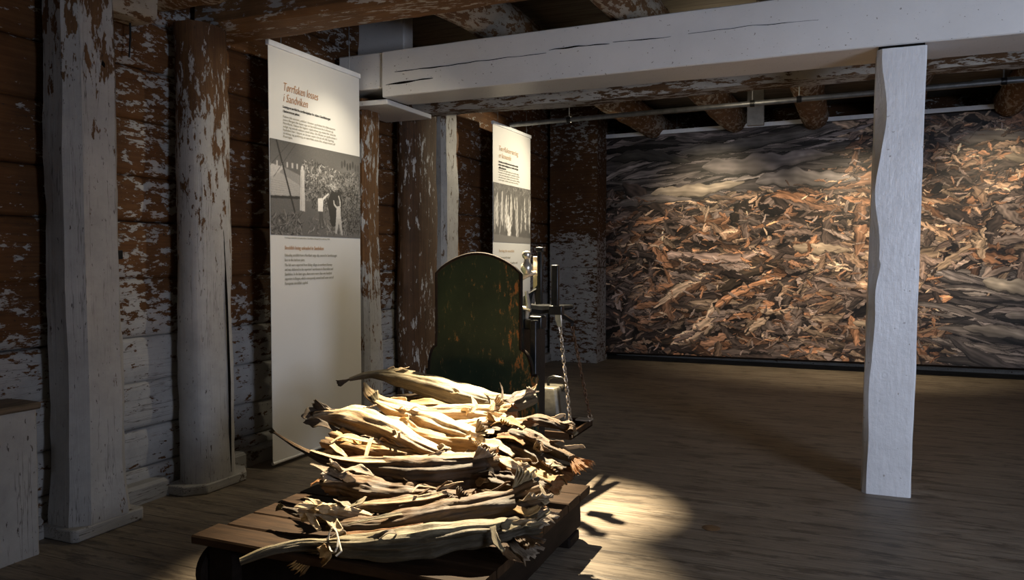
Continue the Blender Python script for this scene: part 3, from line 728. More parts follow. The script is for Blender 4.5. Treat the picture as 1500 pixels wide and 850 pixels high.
para = ['Fisken ble sortert, pakket i bunter og fraktet fra fiskeværene', 'som i Bergen ble kjøpt opp av handelsmenn fra Lofoten og', 'Nordland. Fisken ble lagret i sjøbodene og vraket før den ble', 'solgt og sendt videre med skip. De fleste av sjøbodene i', 'bydelen har i løpet av årene vært i bruk til slik lagring,', 'vraking og pakking av tørrfisk som ble eksportert til', 'Europa.']
for k, s in enumerate(para):
    text(s, .0195, (T, 3.962, 2.185-.0205*k), M['ink_grey'], b1, 'body_text', 0, 0, (.545, .52, .55, .56, .53, .54, .09)[k])
im = unloading_photo(); print_grid('photo_print', im, (XB+.004, 3.838, 1.452), (0, .964, 0), (0, 0, .588), b1)
text('Lossing av tørrfisk ved sjøbodene i Sandviken, fotografi fra omkring 1900.', .014, (T, 3.965, 1.432), M['ink_grey'], b1, 'caption', 0, 0, .47)
text('Stockfish being unloaded in Sandviken', .034, (T, 3.963, 1.362), M['ink_orange'], b1, 'heading', .1, 0, .40)
for k, (s, w_) in enumerate((('Unloading stockfish from a Nordland cargo ship moored in Sandvikstorget', .55), ('face to the harbour piers.', .20))):
    text(s, .026, (T, 3.962, 1.318-.030*k), M['ink_grey'], b1, 'body_text', .1, 0, w_)
for k, (s, w_) in enumerate((('The fish were exported from fishing villages in northern Norway', .495), ('and was delivered to the exporters\' warehouses in Skuteviken and', .505), ('Sandviken. In the later ages, there were more than one hundred', .49), ('exporters in Bergen, which consequently earned itself some sort of', .51), ('European stockfish capital.', .23))):
    text(s, .026, (T, 3.962, 1.256-.029*k), M['ink_grey'], b1, 'body_text', .1, 0, w_)
b2 = banner(7.15, 8.17, .05, 2.66, 'white text banner with drying fish photo, partly hidden behind the green board', 0)
text('Tørrfisksortering', .075, (T, 7.29, 2.405), M['ink_pale'], b2, 'heading', .18, 0, .52)
text('er krevende', .075, (T, 7.29, 2.335), M['ink_pale'], b2, 'heading', .18, 0, .32)
for k, w_ in enumerate((.52, .52, .2)): text(('Sortering av tørrfisk krever stor erfaring og skjer', 'etter gamle tradisjoner og godt over tjue', 'ulike klasser.')[k], .026, (T, 7.285, 2.285-.030*k), M['ink'], b2, 'subheading', 0, .0009, w_)
for k, w_ in enumerate((.54, .55, .53, .56, .52)): text('Fisken vrakes etter lengde, tykkelse og utseende før pakking'[k*3:], .020, (T, 7.285, 2.205-.025*k), M['ink_grey'], b2, 'body_text', 0, 0, w_)
print_grid('photo_print', drying_photo(), (XB+.004, 7.153, 1.475), (0, 1.014, 0), (0, 0, .60), b2)
text('Sorting the stockfish', .04, (T, 7.29, 1.375), M['ink_pale'], b2, 'heading', .1, 0, .40)
for k, w_ in enumerate((.3, .5, .48)): text(('Fish is sorted by hand', 'according to length and quality, with', 'more than twenty different grades.')[k], .03, (T, 7.285, 1.31-.055*k), M['ink_grey'], b2, 'body_text', .1, 0, w_)

# ------------------------------------------------------------------ the scale
sc = thing('platform_scale', (-1.62, 3.0, 0), 'large old wooden platform scale with green rounded board, dried fish on it', 'scale')
# deck boards lie across, ends uneven
for k in range(8):
    y0 = 2.23+k*.153; y1 = y0+.147
    x0 = -2.235+.02*nz((k*3.1, 0, 0))-(.03 if k == 0 else 0); x1 = -1.06+.012*nz((k*5.7, 1, 0)); m = MB()
    hewn(m, (x0, (y0+y1)/2, .232+.004*nz((k, 5, 5))), (x1, (y0+y1)/2, .232+.004*nz((k, 8, 5))), rectp(.147, .036, .006), 30, .004, 3, 1, k+40, .002, EY, EZ)
    m.build('deck_plank', M['deck'], sc)
for x in (-2.15, -1.16):
    m = MB(); hewn(m, (x, 2.26, .125), (x, 3.44, .125), rectp(.11, .17, .02), 30, .006, 3, 1, int(x*10), .003, EX, EZ); m.build('side_sill', M['sill'], sc)
m = MB(); hewn(m, (-2.13, 2.36, .125), (-1.16, 2.36, .125), rectp(.10, .14, .01), 24, .005, 3, 1, 77, .003, EY, EZ); m.build('cross_rail', M['sill'], sc)
m = MB(); hewn(m, (-2.10, 3.38, .125), (-1.20, 3.38, .125), rectp(.10, .14, .01), 24, .005, 3, 1, 78, .003, EY, EZ); m.build('cross_rail', M['sill'], sc)
for x, y in ((-2.24, 2.33), (-2.24, 3.25)):
    MB().lathe([(.02, -.022), (.085, -.022), (.095, -.012), (.095, .012), (.085, .022), (.02, .022)], (x, y, .095), 26, 'x').build('wheel', M['sill'], sc)
for x in (-2.15, -1.16):
    MB().box((x-.06, 2.28, 0), (x+.06, 2.42, .05)).build('foot', M['sill'], sc, bevel=.01); MB().box((x-.06, 3.28, 0), (x+.06, 3.42, .05)).build('foot', M['sill'], sc, bevel=.01)
for x in (-1.98, -1.53):
    m = MB(); hewn(m, (x, 3.3, .12), (x, 4.0, .12), rectp(.09, .15, .015), 20, .005, 3, 1, int(x*20), .003, EX, EZ); m.build('rear_sill', M['sill'], sc); MB().box((x-.05, 3.86, 0), (x+.05, 3.98, .05)).build('foot', M['sill'], sc, bevel=.01)
# rounded board with sloping shoulders
YB = 3.76
def board_outline():
    L, R_ = -2.022, -1.528; pts = []
    pts += [(-1.44, .25), (-1.438, .70)]
    for k in range(9): a = k/8*math.pi/2; pts.append((-1.438-.02-.066*(1-math.cos(a))*1-.004, .70+.13*math.sin(a)))
    pts += [(R_, .90), (R_, 1.225)]
    for k in range(1, 16):
        s = k/16; x = R_+(L-R_)*s; pts.append((x, 1.225+.105*math.sin(math.pi*s)**.8))
    pts += [(L, 1.225), (L, .90)]
    for k in range(9): a = (8-k)/8*math.pi/2; pts.append((-2.09+.02+.044*(1-math.cos(a)), .70+.13*math.sin(a)))
    pts += [(-2.09, .70), (-2.09, .25)]
    return pts
pts = board_outline()
m = MB(); m.loft([[Vector((x, YB-.018, z)) for x, z in pts], [Vector((x, YB+.018, z)) for x, z in pts]]); m.build('back_board', M['board'], sc, bevel=.006, angle=30, loc=(-1.775, YB, .8))
# edge moulding
arc = [p for p in pts if p[1] > .69]; m = MB(); m.tube([(x, YB-.016, z) for x, z in arc], .009, 8); m.build('edge_moulding', M['sill'], sc, loc=(-1.775, YB, .8))
# dark post with slot behind the board's right side
m = MB()
m.box((-1.58, 3.80, .04), (-1.54, 3.94, 1.03)); m.box((-1.50, 3.80, .04), (-1.465, 3.94, .98)); m.box((-1.54, 3.80, .04), (-1.50, 3.94, .62)); m.box((-1.54, 3.82, .93), (-1.50, 3.94, .985))
m.build('column', M['iron'], sc, bevel=.006)
m = MB(); m.box((-1.98, 3.80, .04), (-1.86, 3.94, 1.0)); m.build('column', M['iron'], sc, bevel=.006)
m = MB(); m.box((-1.98, 3.84, .93), (-1.45, 3.92, 1.0)); m.build('cross_head', M['iron'], sc, bevel=.008)
# weighing head
H0 = Vector((-1.53, 3.87, 1.03))
m = MB(); m.tube([H0+Vector((-.03, 0, -.05)), H0+Vector((-.02, .02, .06)), H0+Vector((.02, .05, .12)), H0+Vector((.03, .06, .03))], [.03, .026, .024, .02], 10); m.build('swan_neck_bracket', M['iron'], sc)
m = MB(); m.tube([H0+Vector((-.10, -.02, .02)), H0+Vector((.0, .12, -.005)), H0+Vector((.07, .50, -.01))], [.026, .03, .014], 8); m.build('balance_beam', M['iron'], sc)
m = MB(); m.box(H0+Vector((.035, .02, .03)), H0+Vector((.06, .05, .33))); m.box(H0+Vector((.028, .015, .31)), H0+Vector((.072, .055, .335))); m.build('pointer_bar', M['iron'], sc, bevel=.004)
m = MB(); m.box(H0+Vector((.085, .10, .0)), H0+Vector((.125, .13, .24))); m.box(H0+Vector((.075, .09, -.03)), H0+Vector((.15, .14, .02))); m.build('guide_fork', M['iron'], sc, bevel=.005)
m = MB(); m.tube([H0+Vector((-.07, -.01, .15)), H0+Vector((-.02, .0, .185)), H0+Vector((.03, .02, .20))], [.010, .016, .009], 8); m.build('knife_edge_lever', M['iron_bright'], sc)
m = MB(); m.lathe([(.004, .19), (.02, .195), (.032, .215), (.03, .24), (.016, .255), (.012, .27), (.022, .28), (.026, .295), (.02, .31), (.004, .315)], H0+Vector((-.012, -.01, 0)), 16); m.build('balance_bulb', M['iron_bright'], sc)
m = MB(); m.box(H0+Vector((.0, .05, .10)), H0+Vector((.055, .062, .285))); m.build('scale_plate', M['iron_bright'], sc, bevel=.003)
m = MB(); m.tube([H0+Vector((-.01, -.02, .10)), H0+Vector((.005, -.025, .03)), H0+Vector((-.005, -.03, -.06))], [.010, .013, .010], 8); m.tube([H0+Vector((-.08, -.02, .0)), H0+Vector((-.03, -.03, .012)), H0+Vector((.02, -.03, -.0))], .011, 8); m.build('stirrup', M['iron_bright'], sc)
m = MB(); m.tube([H0+Vector((.0, -.03, -.09)), H0+Vector((.035, -.03, -.085)), H0+Vector((.055, -.03, -.08))], .007, 6); m.tube([H0+Vector((.0, -.03, -.10)), H0+Vector((.0, -.03, -.03))], .006, 6); m.build('locking_lever', M['iron_bright'], sc)
# chains, pan
def chain(name, a, b, mat, parent, wire=.0042, ln=.030, wd=.0135):
    a, b = Vector(a), Vector(b); d = (b-a).normalized(); L = (b-a).length; n = max(3, int(L/(ln-.009))); m = MB()
    s1 = d.orthogonal().normalized(); s2 = d.cross(s1)
    for k in range(n):
        c = a+d*((k+.5)*L/n); s = (s1*math.cos(k*1.15)+s2*math.sin(k*1.15)); ring = []
        for q in range(12):
            t = 2*math.pi*q/12; ring.append(c+d*(math.cos(t)*ln/2)+s*(math.sin(t)*wd*.62))
        m.tube(ring, wire, 6, closed=True)
    return m.build(name, mat, parent)
YP = 4.40
hook = at(818, 466, 'y', YP-.16)
m = MB(); m.loft([[hook+Vector(p) for p in ((-.022, -.007, .045), (.016, -.007, .045), (.016, .007, .045), (-.022, .007, .045))],
                  [hook+Vector(p) for p in ((-.018, -.008, -.01), (.022, -.008, -.01), (.022, .008, -.01), (-.018, .008, -.01))],
                  [hook+Vector(p) for p in ((-.004, -.006, -.05), (.022, -.006, -.05), (.022, .006, -.05), (-.004, .006, -.05))]]); m.build('hook_plate', M['iron_bright'], sc, bevel=.004)
c0 = hook+Vector((.010, 0, -.05)); c1 = at(838, 640, 'y', YP-.19)
chain('chain', c0, c1, M['chain'], sc)
pr = at(864, 612, 'y', YP+.19)
d0 = at(838, 478, 'y', YP+.10); chain('chain', d0, pr+Vector((0, 0, .012)), M['chain_dark'], sc)
m = MB(); m.tube([H0+Vector((.07, .48, -.01)), Vector((hook.x-.01, hook.y, hook.z+.05)), ], .016, 8); m.tube([Vector((hook.x-.012, hook.y-.01, hook.z+.04)), d0+Vector((0, 0, .03))], .014, 8); m.tube([d0+Vector((0, 0, .04)), d0], .010, 8); m.build('yoke', M['iron'], sc)
pz = pr.z-.012; px1 = pr.x+.012
m = MB(); X0, X1, Y0, Y1 = px1-.46, px1, YP-.21, YP+.21; zb = pz-.03
m.box((X0, Y0, zb-.012), (X1, Y1, zb)); m.box((X0, Y0, zb), (X0+.014, Y1, pz)); m.box((X1-.014, Y0, zb-.012), (X1, Y1, pz)); m.box((X0, Y0, zb), (X1, Y0+.014, pz)); m.box((X0, Y1-.014, zb), (X1, Y1, pz))
pan_ = m.build('pan', M['deck'], sc, bevel=.003)
m = MB(); m.box((X1-.09, Y1-.07, pz-.004), (X1+.004, Y1+.004, pz+.006)); m.build('corner_strap', M['iron_bright'], pan_, bevel=.002)
ring = [pr+Vector((.012*math.cos(t), 0, .012*math.sin(t)+.008)) for t in [2*math.pi*q/12 for q in range(12)]]
m = MB(); m.tube(ring, .004, 6, closed=True); m.build('ring', M['chain'], pan_)
# the weight standing in the pan
wt = thing('iron_weight', (px1-.16, YP, zb), 'tapered iron weight with ring handle standing in the scale pan', 'weight')
cxw, cyw = px1-.175, YP-.075
def wring(hw, hd, z, ch): return [Vector((cxw+x, cyw+y, z)) for x, y in rectp(hw*2, hd*2, ch)]
m = MB(); m.loft([wring(.092, .086, zb+.002, .016), wring(.098, .089, zb+.02, .018), wring(.068, .088, zb+.255, .014), wring(.062, .082, zb+.27, .012)]); m.build('body', M['weight'], wt, bevel=.004, angle=25)
hb = Vector((cxw+.02, cyw, zb+.27))
m = MB(); m.tube([hb+Vector(p) for p in ((-.03, 0, -.01), (-.034, 0, .02), (-.026, 0, .045), (0, 0, .055), (.05, 0, .05), (.072, 0, .035), (.074, 0, .0), (.06, 0, -.03))], .009, 8); m.build('handle', M['iron'], wt)

# ------------------------------------------------------------------ dried fish
def cr(P, t):
    n = len(P)-1; x = min(max(t, 0), 1)*n; i = min(int(x), n-1); f = x-i
    p0, p1, p2, p3 = P[max(i-1, 0)], P[i], P[i+1], P[min(i+2, n)]
    return .5*((2*p1)+(p2-p0)*f+(2*p0-5*p1+4*p2-p3)*f*f+(3*p1-p0-3*p2+p3)*f*f*f)
def lerpl(R_, t):
    x = min(max(t, 0), 1)*(len(R_)-1); i = min(int(x), len(R_)-2); f = x-i; f = f*f*(3-2*f); return R_[i]*(1-f)+R_[i+1]*f
def fish_body(P, R_, seed, flat=.80, groove=.5, gang=-.9, gw=.30, twist=.6, collar=None, n=84, mth=60, amp=1.0):
    """a headless dried fish: wrinkled, folded skin tube; collar 'end' leaves an open ragged neck at the last point"""
    rs = random.Random(seed); m = MB(); rings = []; uv = []
    ph = [rs.uniform(0, 6.28) for _ in range(6)]; kk = [2, 3, 5, 8, 12, 19]; am = [.085, .075, .060, .050, .036, .022]
    L = sum((P[i+1]-P[i]).length for i in range(len(P)-1)); s_acc = 0; frames = []
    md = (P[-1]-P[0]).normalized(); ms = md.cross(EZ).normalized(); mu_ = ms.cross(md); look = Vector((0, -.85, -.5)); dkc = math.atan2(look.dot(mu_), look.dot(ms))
    for i in range(n+1):
        t = i/n; c = cr(P, t); d = (cr(P, min(1, t+.012))-cr(P, max(0, t-.012))).normalized()
        sd = d.cross(EZ).normalized(); up = sd.cross(d); r = lerpl(R_, t)*(1+.20*nz((seed, t*6, 0))+.08*nz((seed, t*17, 4)))
        tw = twist*(t-.5)+.25*nz((seed+3, t*3, 1)); frames.append((c, d, sd, up, r))
        ring = []
        for j in range(mth):
            th = 2*math.pi*j/mth; a = th
            q = 1
            for e in range(6): q += amp*am[e]*math.sin(kk[e]*(a+tw*.4)+ph[e]+3.4*nz((seed+e*5, t*(2.4+e*.6), e)))
            q += amp*.10*nz((math.cos(a)*2+seed, math.sin(a)*2, t*L*9))
            q += amp*.05*nz((math.cos(a)*6+seed, math.sin(a)*6, t*L*14))
            da = (a-gang-tw+math.pi) % (2*math.pi)-math.pi
            q *= 1-groove*math.exp(-(da/gw)**2)*(.4+.6*math.sin(math.pi*min(1, t*1.1)))+.16*groove*math.exp(-((abs(da)-gw*2)/.22)**2)
            ring.append(c+sd*(math.cos(a)*r*q)+up*(math.sin(a)*r*q*flat))
            uv.append((abs((th-dkc-tw*.5+math.pi) % (2*math.pi)-math.pi)/(2*math.pi), t*L))     # u grows from the dark, shade-painted low side to the pale one
        rings.append(ring)
    inner = None
    if collar:
        c, d, sd, up, r = frames[-1]
        def ringat(dist, k, rag, off):
            g = []
            for j in range(mth):
                a = 2*math.pi*j/mth; b = rings[n][j]-c; rg = rag*(.5+.5*nz((math.cos(a)*2.6+seed, math.sin(a)*2.6, 3))+.5*nz((math.cos(a)*8, math.sin(a)*8, seed)))
                g.append(c+b*(k+.25*rg/max(rag, 1e-4)*(.0 if rag == 0 else .6))+d*(dist+rg)+up*off); uv.append((.2+.15*math.sin(a*2), L+dist))
            return g
        rings.append(ringat(.02*collar, 1.14, 0.010, 0)); rings.append(ringat(.045*collar, 1.26, .05*collar, 0))
        m.loft(rings, cap=False); m.uv = uv
        # dark hollow throat
        im = MB(); iu = []; uv2 = uv; rr = []
        for dist, k in ((.043, 1.21), (.02, 1.04), (0, .86), (-.04, .72), (-.10, .5), (-.13, .1)):
            g = []
            for j in range(mth):
                a = 2*math.pi*j/mth; b = rings[n][j]-c; rg = .05*collar*(.5+.5*nz((math.cos(a)*2.6+seed, math.sin(a)*2.6, 3))+.5*nz((math.cos(a)*8, math.sin(a)*8, seed))) if dist > .04 else 0
                wob = 1+.18*nz((a*2, dist*30, seed))
                g.append(c+b*k*wob+d*(dist*collar+rg)); iu.append((abs(2*(j/mth)-1)*.5, dist*3))
            rr.append(g)
        im.loft(rr, cap=False); im.uv = iu; inner = im
    else:
        m.loft(rings); m.uv = uv
    return m, inner, frames
def fan(base, d, nrm, length, spread, rays, seed, w0=.012, curl=.15, pleat=.006):
    """pleated dried fin: rays spreading from a narrow root, ragged rim"""
    rs = random.Random(seed); base, d, nrm = Vector(base), Vector(d).normalized(), Vector(nrm); nrm = (nrm-d*nrm.dot(d)).normalized(); s = d.cross(nrm)
    m = MB(); K = rays*2; J = 9; vs = []; uv = []; ray_l = [length*(.78+.22*rs.random())*(1-.25*(1-abs(2*k/K-1))*0) for k in range(K+1)]
    for k in range(K+1):
        q = k/K-.5; a = q*spread
        for j in range(J):
            t = j/(J-1); l = ray_l[k]*t
            p = base+s*(q*w0*2)+(d*math.cos(a)+s*math.sin(a))*l + nrm*((pleat*t if k % 2 else -pleat*t)*(.4+.6*t)+curl*length*(t*t)*(.4+q*1.2)+.02*length*nz((k*.9, t*3, seed))*3)
            vs.append(p); uv.append((k/K*1.0, t*length*2))
    fs = [(k*J+j, (k+1)*J+j, (k+1)*J+j+1, k*J+j+1) for k in range(K) for j in range(J-1)]
    m.add(vs, fs); m.uv = uv; return m
def strap(P, Wd, nrm, seed, cup=.3):
    """ragged curled strip of skin or bone"""
    P = [Vector(p) for p in P]; m = MB(); vs = []; uv = []; n = 22; J = 7
    for i in range(n+1):
        t = i/n; c = cr(P, t); d = (cr(P, min(1, t+.03))-cr(P, max(0, t-.03))).normalized(); nn = Vector(nrm); nn = (nn-d*nn.dot(d)).normalized(); s = d.cross(nn)
        a = 1.2*nz((seed, t*2, 2)); s2 = s*math.cos(a)+nn*math.sin(a); n2 = nn*math.cos(a)-s*math.sin(a); w = lerpl(Wd, t)*(1+.3*nz((seed+5, t*7, 0)))
        for j in range(J):
            q = j/(J-1)*2-1; vs.append(c+s2*(q*w)+n2*(cup*w*q*q+.12*w*nz((q*3, t*8, seed)))); uv.append((.5+.3*q, t*.4))
    m.add(vs, [(i*J+j, (i+1)*J+j, (i+1)*J+j+1, i*J+j+1) for i in range(n) for j in range(J-1)]); m.uv = uv; return m
FISH = []
def pt(q):
    return pile(q[0], q[1], q[2] if len(q) > 2 else 0)
def fish(label, pts, R_, mat, seed, collar=None, tail=None, fins=(), straps=(), group='dried fish piled on the scale', nflap=4, **kw):
    P = [pt(q) for q in pts]; R_ = [r*1.2 for r in R_]
    base = sum(P, Vector())/len(P)
    t = thing('dried_fish', (base.x, base.y, base.z-.04), label, 'fish', group)
    body, inner, fr = fish_body(P, R_, seed, collar=collar, **kw)
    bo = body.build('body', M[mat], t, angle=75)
    if inner: inner.build('throat', M['f_flesh'], bo, angle=75)
    if tail:
        ln, sp, mt = tail[:3]; end = tail[3] if len(tail) > 3 else 0
        c, d, sd, up, r = fr[0] if end == 0 else fr[-1]
        dd = -d if end == 0 else d
        if len(tail) > 4: dd = (dd+Vector(tail[4])).normalized()
        fan(c-dd*.01, dd, up+sd*.5, ln, sp, 9, seed+1, max(.006, r*.5)).build('tail_fin', M[mt], t, solid=.0022, angle=80)
    for (f, ang, ln, sp, mt) in fins:          # where along the body, angle round it
        i = int(f*(len(fr)-1)); c, d, sd, up, r = fr[i]; o_ = sd*math.cos(ang)+up*math.sin(ang)*.75
        fan(c+o_*r*.85, o_*.75+d*(.65 if f > .5 else -.65), up*math.cos(ang)-sd*math.sin(ang)*.6+d*.15, ln, sp, 7, seed+int(f*50), .012).build('fin', M[mt], t, solid=.002, angle=80)
    for (spts, w, mt) in straps:
        strap([pt(q) for q in spts], w, (0, -.5, 1), seed+len(spts)).build('skin_flap', M[mt], t, solid=.003, angle=75)
    rs = random.Random(seed*7)
    for k in range(nflap):                     # loose curls of skin along the body
        f = rs.uniform(.25, .95); i = int(f*(len(fr)-1)); c, d, sd, up, r = fr[i]; an = rs.uniform(.3, 2.8); o_ = sd*math.cos(an)+up*math.sin(an)*.75
        a0 = c+o_*r*.9-d*.02; ln = rs.uniform(.05, .13); side = rs.uniform(-.5, .5)
        q = [a0, a0+d*ln*.4+o_*.012, a0+d*ln*.8+o_*rs.uniform(.015, .045)+sd*side*ln*.3, a0+d*ln+o_*rs.uniform(.0, .05)+sd*side*ln*.6]
        strap(q, [.006, rs.uniform(.010, .020), .010, .002], o_, seed+k*3).build('skin_flap', M[rs.choice((mat, mat, 'f_cream', 'f_fin'))], t, solid=.0025, angle=75)
    FISH.append(t); return t

# back of the pile
fish('long olive-grey dried fish lying topmost against the green board', [(512, 556, .02), (545, 549, .03), (585, 554, .03), (640, 568, .03), (695, 584, .02), (745, 592, .02), (785, 582, .03)],
     [.010, .020, .046, .058, .052, .040, .026], 'f_olive', 101, None, (.085, .30, 'f_dark', 0, (-.1, 0, -.25)), [(.93, 1.2, .05, .8, 'f_fin')],
     [([(745, 590, .05), (765, 578, .06), (790, 574, .05)], [.02, .026, .004], 'f_dark'), ([(700, 572, .05), (720, 580, .07), (735, 577, .09)], [.006, .004, .001], 'f_olive'), ([(735, 590, .06), (736, 572, .09), (732, 560, .12)], [.006, .004, .001], 'f_dark')], amp=.75, groove=.35, gang=-1.9)
fish('cream dried fish with peeling flap, just below the topmost fish', [(534, 562, 0), (550, 584, -.01), (590, 600, -.01), (640, 606, -.01), (690, 606, .0), (735, 610, 0)],
     [.008, .028, .042, .046, .046, .05], 'f_cream', 102, .7, None, [(.95, 1.4, .07, .9, 'f_cream')],
     [([(600, 590, .03), (630, 590, .04), (662, 596, .03)], [.012, .022, .008], 'f_gold'), ([(690, 604, .05), (696, 594, .07), (690, 580, .09)], [.018, .012, .002], 'f_cream'), ([(720, 602, .05), (722, 592, .07), (718, 586, .08)], [.012, .01, .002], 'f_cream')])
fish('pale dried fish with split belly, left of the scale weight', [(552, 590, .01), (580, 604, .02), (625, 618, .02), (670, 634, .02), (705, 645, .02)],
     [.012, .030, .044, .046, .042], 'f_cream', 103, .9, (.10, .5, 'f_olive', 0, (.1, .2, .35)), [(.97, -.6, .09, 1.0, 'f_cream'), (.97, 1.2, .08, .9, 'f_fin')], groove=.6, gang=-1.4)
fish('orange and cream dried fish beside the big grey-headed one', [(540, 612, 0), (575, 622, 0), (620, 640, .0), (665, 650, .0), (712, 655, .01)],
     [.014, .030, .040, .040, .036], 'f_gold', 104, .8, None, [(.97, .4, .07, .9, 'f_cream')], [([(555, 612, .03), (590, 618, .045), (620, 636, .03)], [.010, .020, .006], 'f_cream')], groove=.6, gang=-1.2)
fish('big grey-white dried fish with dark snout pointing left, high on the pile', [(452, 614, .05), (485, 611, .05), (530, 617, .05), (575, 634, .05), (620, 655, .04), (665, 672, .03), (697, 674, .02)],
     [.020, .036, .060, .052, .034, .022, .014], 'f_cream', 105, None, None, [(.28, -1.2, .09, .5, 'f_gold'), (.14, 1.6, .08, .35, 'f_dark')],
     [([(444, 613, .07), (460, 604, .08), (490, 603, .085)], [.016, .03, .012], 'f_dark'), ([(446, 618, .05), (470, 622, .05), (495, 632, .03)], [.010, .024, .010], 'f_dark'), ([(500, 628, .04), (515, 640, .03), (528, 652, .03)], [.01, .012, .006], 'f_gold'), ([(468, 590, .11), (480, 598, .09), (492, 606, .08)], [.003, .008, .012], 'f_fin')], groove=.3, gang=-1.9)
fish('hollow golden dried fish gaping open, with bony white flaps at its left', [(640, 668, -.01), (600, 668, 0), (560, 664, 0), (525, 658, .0), (500, 652, .0)],
     [.020, .036, .042, .042, .040], 'f_gold', 106, .8, None, [(.97, -2.0, .06, .6, 'f_cream')],
     [([(484, 650, .03), (505, 640, .05), (530, 645, .05), (556, 650, .04)], [.010, .018, .014, .006], 'f_cream'), ([(545, 642, .06), (540, 655, .05), (534, 675, .03)], [.008, .010, .006], 'f_cream'), ([(486, 652, .03), (498, 662, .03), (508, 670, .03)], [.012, .012, .006], 'f_cream'), ([(560, 672, .03), (600, 672, .035), (650, 662, .03)], [.012, .014, .004], 'f_gold')], groove=.7, gang=1.6)
fish('long dark-sided dried fish with whip-thin tail reaching to the banner', [(402, 634, .02), (440, 657, .02), (485, 676, .02), (540, 684, .02), (600, 690, .03), (655, 688, .03), (712, 680, .03)],
     [.005, .010, .022, .044, .056, .056, .052], 'f_brown', 107, .8, (.05, .2, 'f_olive'), [(.96, -1.1, .13, .9, 'f_gold'), (.95, .9, .09, .9, 'f_fin')],
     [([(455, 660, .04), (500, 673, .055), (560, 675, .07), (620, 674, .08)], [.004, .014, .018, .014], 'f_cream'), ([(600, 672, .08), (650, 670, .085), (700, 668, .08)], [.012, .022, .016], 'f_cream')], groove=.25, gang=-2.2)
fish('brown dried fish with open collar and pale fins facing left', [(690, 716, -.02), (640, 722, -.015), (590, 722, -.01), (545, 717, -.01), (508, 708, .0)],
     [.024, .040, .048, .050, .046], 'f_brown', 108, 1.0, None, [(.96, 1.9, .11, .7, 'f_fin'), (.97, 2.6, .10, .6, 'f_fin'), (.97, .7, .05, .7, 'f_gold')],
     [([(455, 680, .05), (480, 690, .06), (505, 700, .05)], [.004, .016, .018], 'f_fin'), ([(500, 692, .07), (525, 688, .07), (548, 698, .06)], [.014, .022, .004], 'f_fin'), ([(455, 712, .02), (470, 704, .04), (488, 708, .03)], [.008, .014, .006], 'f_flesh')])
fish('thin brown dried fish with pale crest, second row from the front', [(525, 742, -.01), (570, 742, .0), (610, 738, .0), (645, 732, .01), (680, 733, .02)],
     [.012, .028, .034, .036, .030], 'f_brown', 109, .7, None, [(.97, .9, .06, .8, 'f_fin')], [([(520, 738, .02), (570, 736, .03), (620, 730, .045), (655, 722, .05)], [.004, .012, .014, .010], 'f_cream'), ([(640, 716, .06), (615, 712, .07), (604, 722, .07)], [.003, .007, .002], 'f_cream')], groove=.2)
fish('amber brown dried fish whose ragged collar fans out over right deck edge', [(480, 772, -.01), (540, 771, .0), (600, 766, .005), (660, 756, .01), (715, 744, .02), (762, 732, .03)],
     [.014, .036, .046, .050, .048, .050], 'f_brown', 110, 1.1, None, [(.98, -.7, .15, .9, 'f_fin'), (.98, .3, .14, .9, 'f_fin'), (.97, 1.5, .10, .8, 'f_olive'), (.97, -1.8, .12, .7, 'f_brown')],
     [([(500, 782, .01), (560, 780, .03), (620, 770, .04)], [.006, .012, .010], 'f_flesh'), ([(510, 768, .03), (570, 756, .05), (640, 744, .05)], [.003, .010, .008], 'f_olive'), ([(755, 722, .06), (778, 714, .08), (802, 738, .06)], [.02, .03, .012], 'f_cream'), ([(755, 745, .06), (775, 752, .06), (790, 742, .06)], [.012, .018, .01], 'f_gold'), ([(775, 770, .03), (797, 755, .05), (806, 748, .06)], [.012, .012, .008], 'f_olive')])
fish('small cream dried fish collar hanging folded over the left front', [(545, 758, 0), (515, 754, .015), (485, 750, .02), (458, 748, .02)],
     [.010, .026, .030, .026], 'f_cream', 111, .5, None, (), [([(448, 748, .03), (458, 762, .015), (468, 777, .0)], [.008, .014, .008], 'f_cream'), ([(470, 755, .02), (488, 766, .015), (500, 778, .01)], [.008, .018, .01], 'f_cream'), ([(508, 744, .04), (525, 738, .05), (536, 728, .05)], [.006, .012, .004], 'f_olive')], groove=.5, gang=-1.5)
f11 = fish('large ribbed olive-cream dried fish in front with tied twisted tail', [(352, 823, .0), (395, 807, .01), (440, 799, .0), (478, 799, .005), (520, 801, .01), (575, 800, .012), (630, 792, .016), (685, 784, .02), (730, 779, .02), (768, 772, .025)],
     [.012, .017, .020, .022, .040, .049, .052, .046, .038, .026], 'f_olive', 112, .7, None, [(.30, -1.3, .12, .35, 'f_gold'), (.92, -1.0, .13, .7, 'f_fin'), (.95, -.5, .12, .8, 'f_brown')],
     [([(470, 800, .03), (478, 816, .0), (472, 828, -.03)], [.014, .020, .012], 'f_gold'), ([(735, 775, .05), (755, 768, .06), (778, 770, .05)], [.02, .026, .006], 'f_olive'), ([(722, 772, .06), (728, 795, .04), (738, 808, .02)], [.010, .012, .008], 'f_olive'), ([(738, 806, .01), (752, 818, -.02), (770, 824, -.04)], [.016, .012, .008], 'f_brown')], groove=.35, gang=-1.25, n=110, mth=72, amp=1.15)
sp_ = [pile(488+7*math.cos(a), 792+18*math.sin(a), .05+.03*math.sin(a+2)) for a in [k*.55 for k in range(11)]]
MB().tube(sp_+[pile(500, 808, .05), pile(492, 815, .04)], .0035, 6).build('string', M['string'], f11)
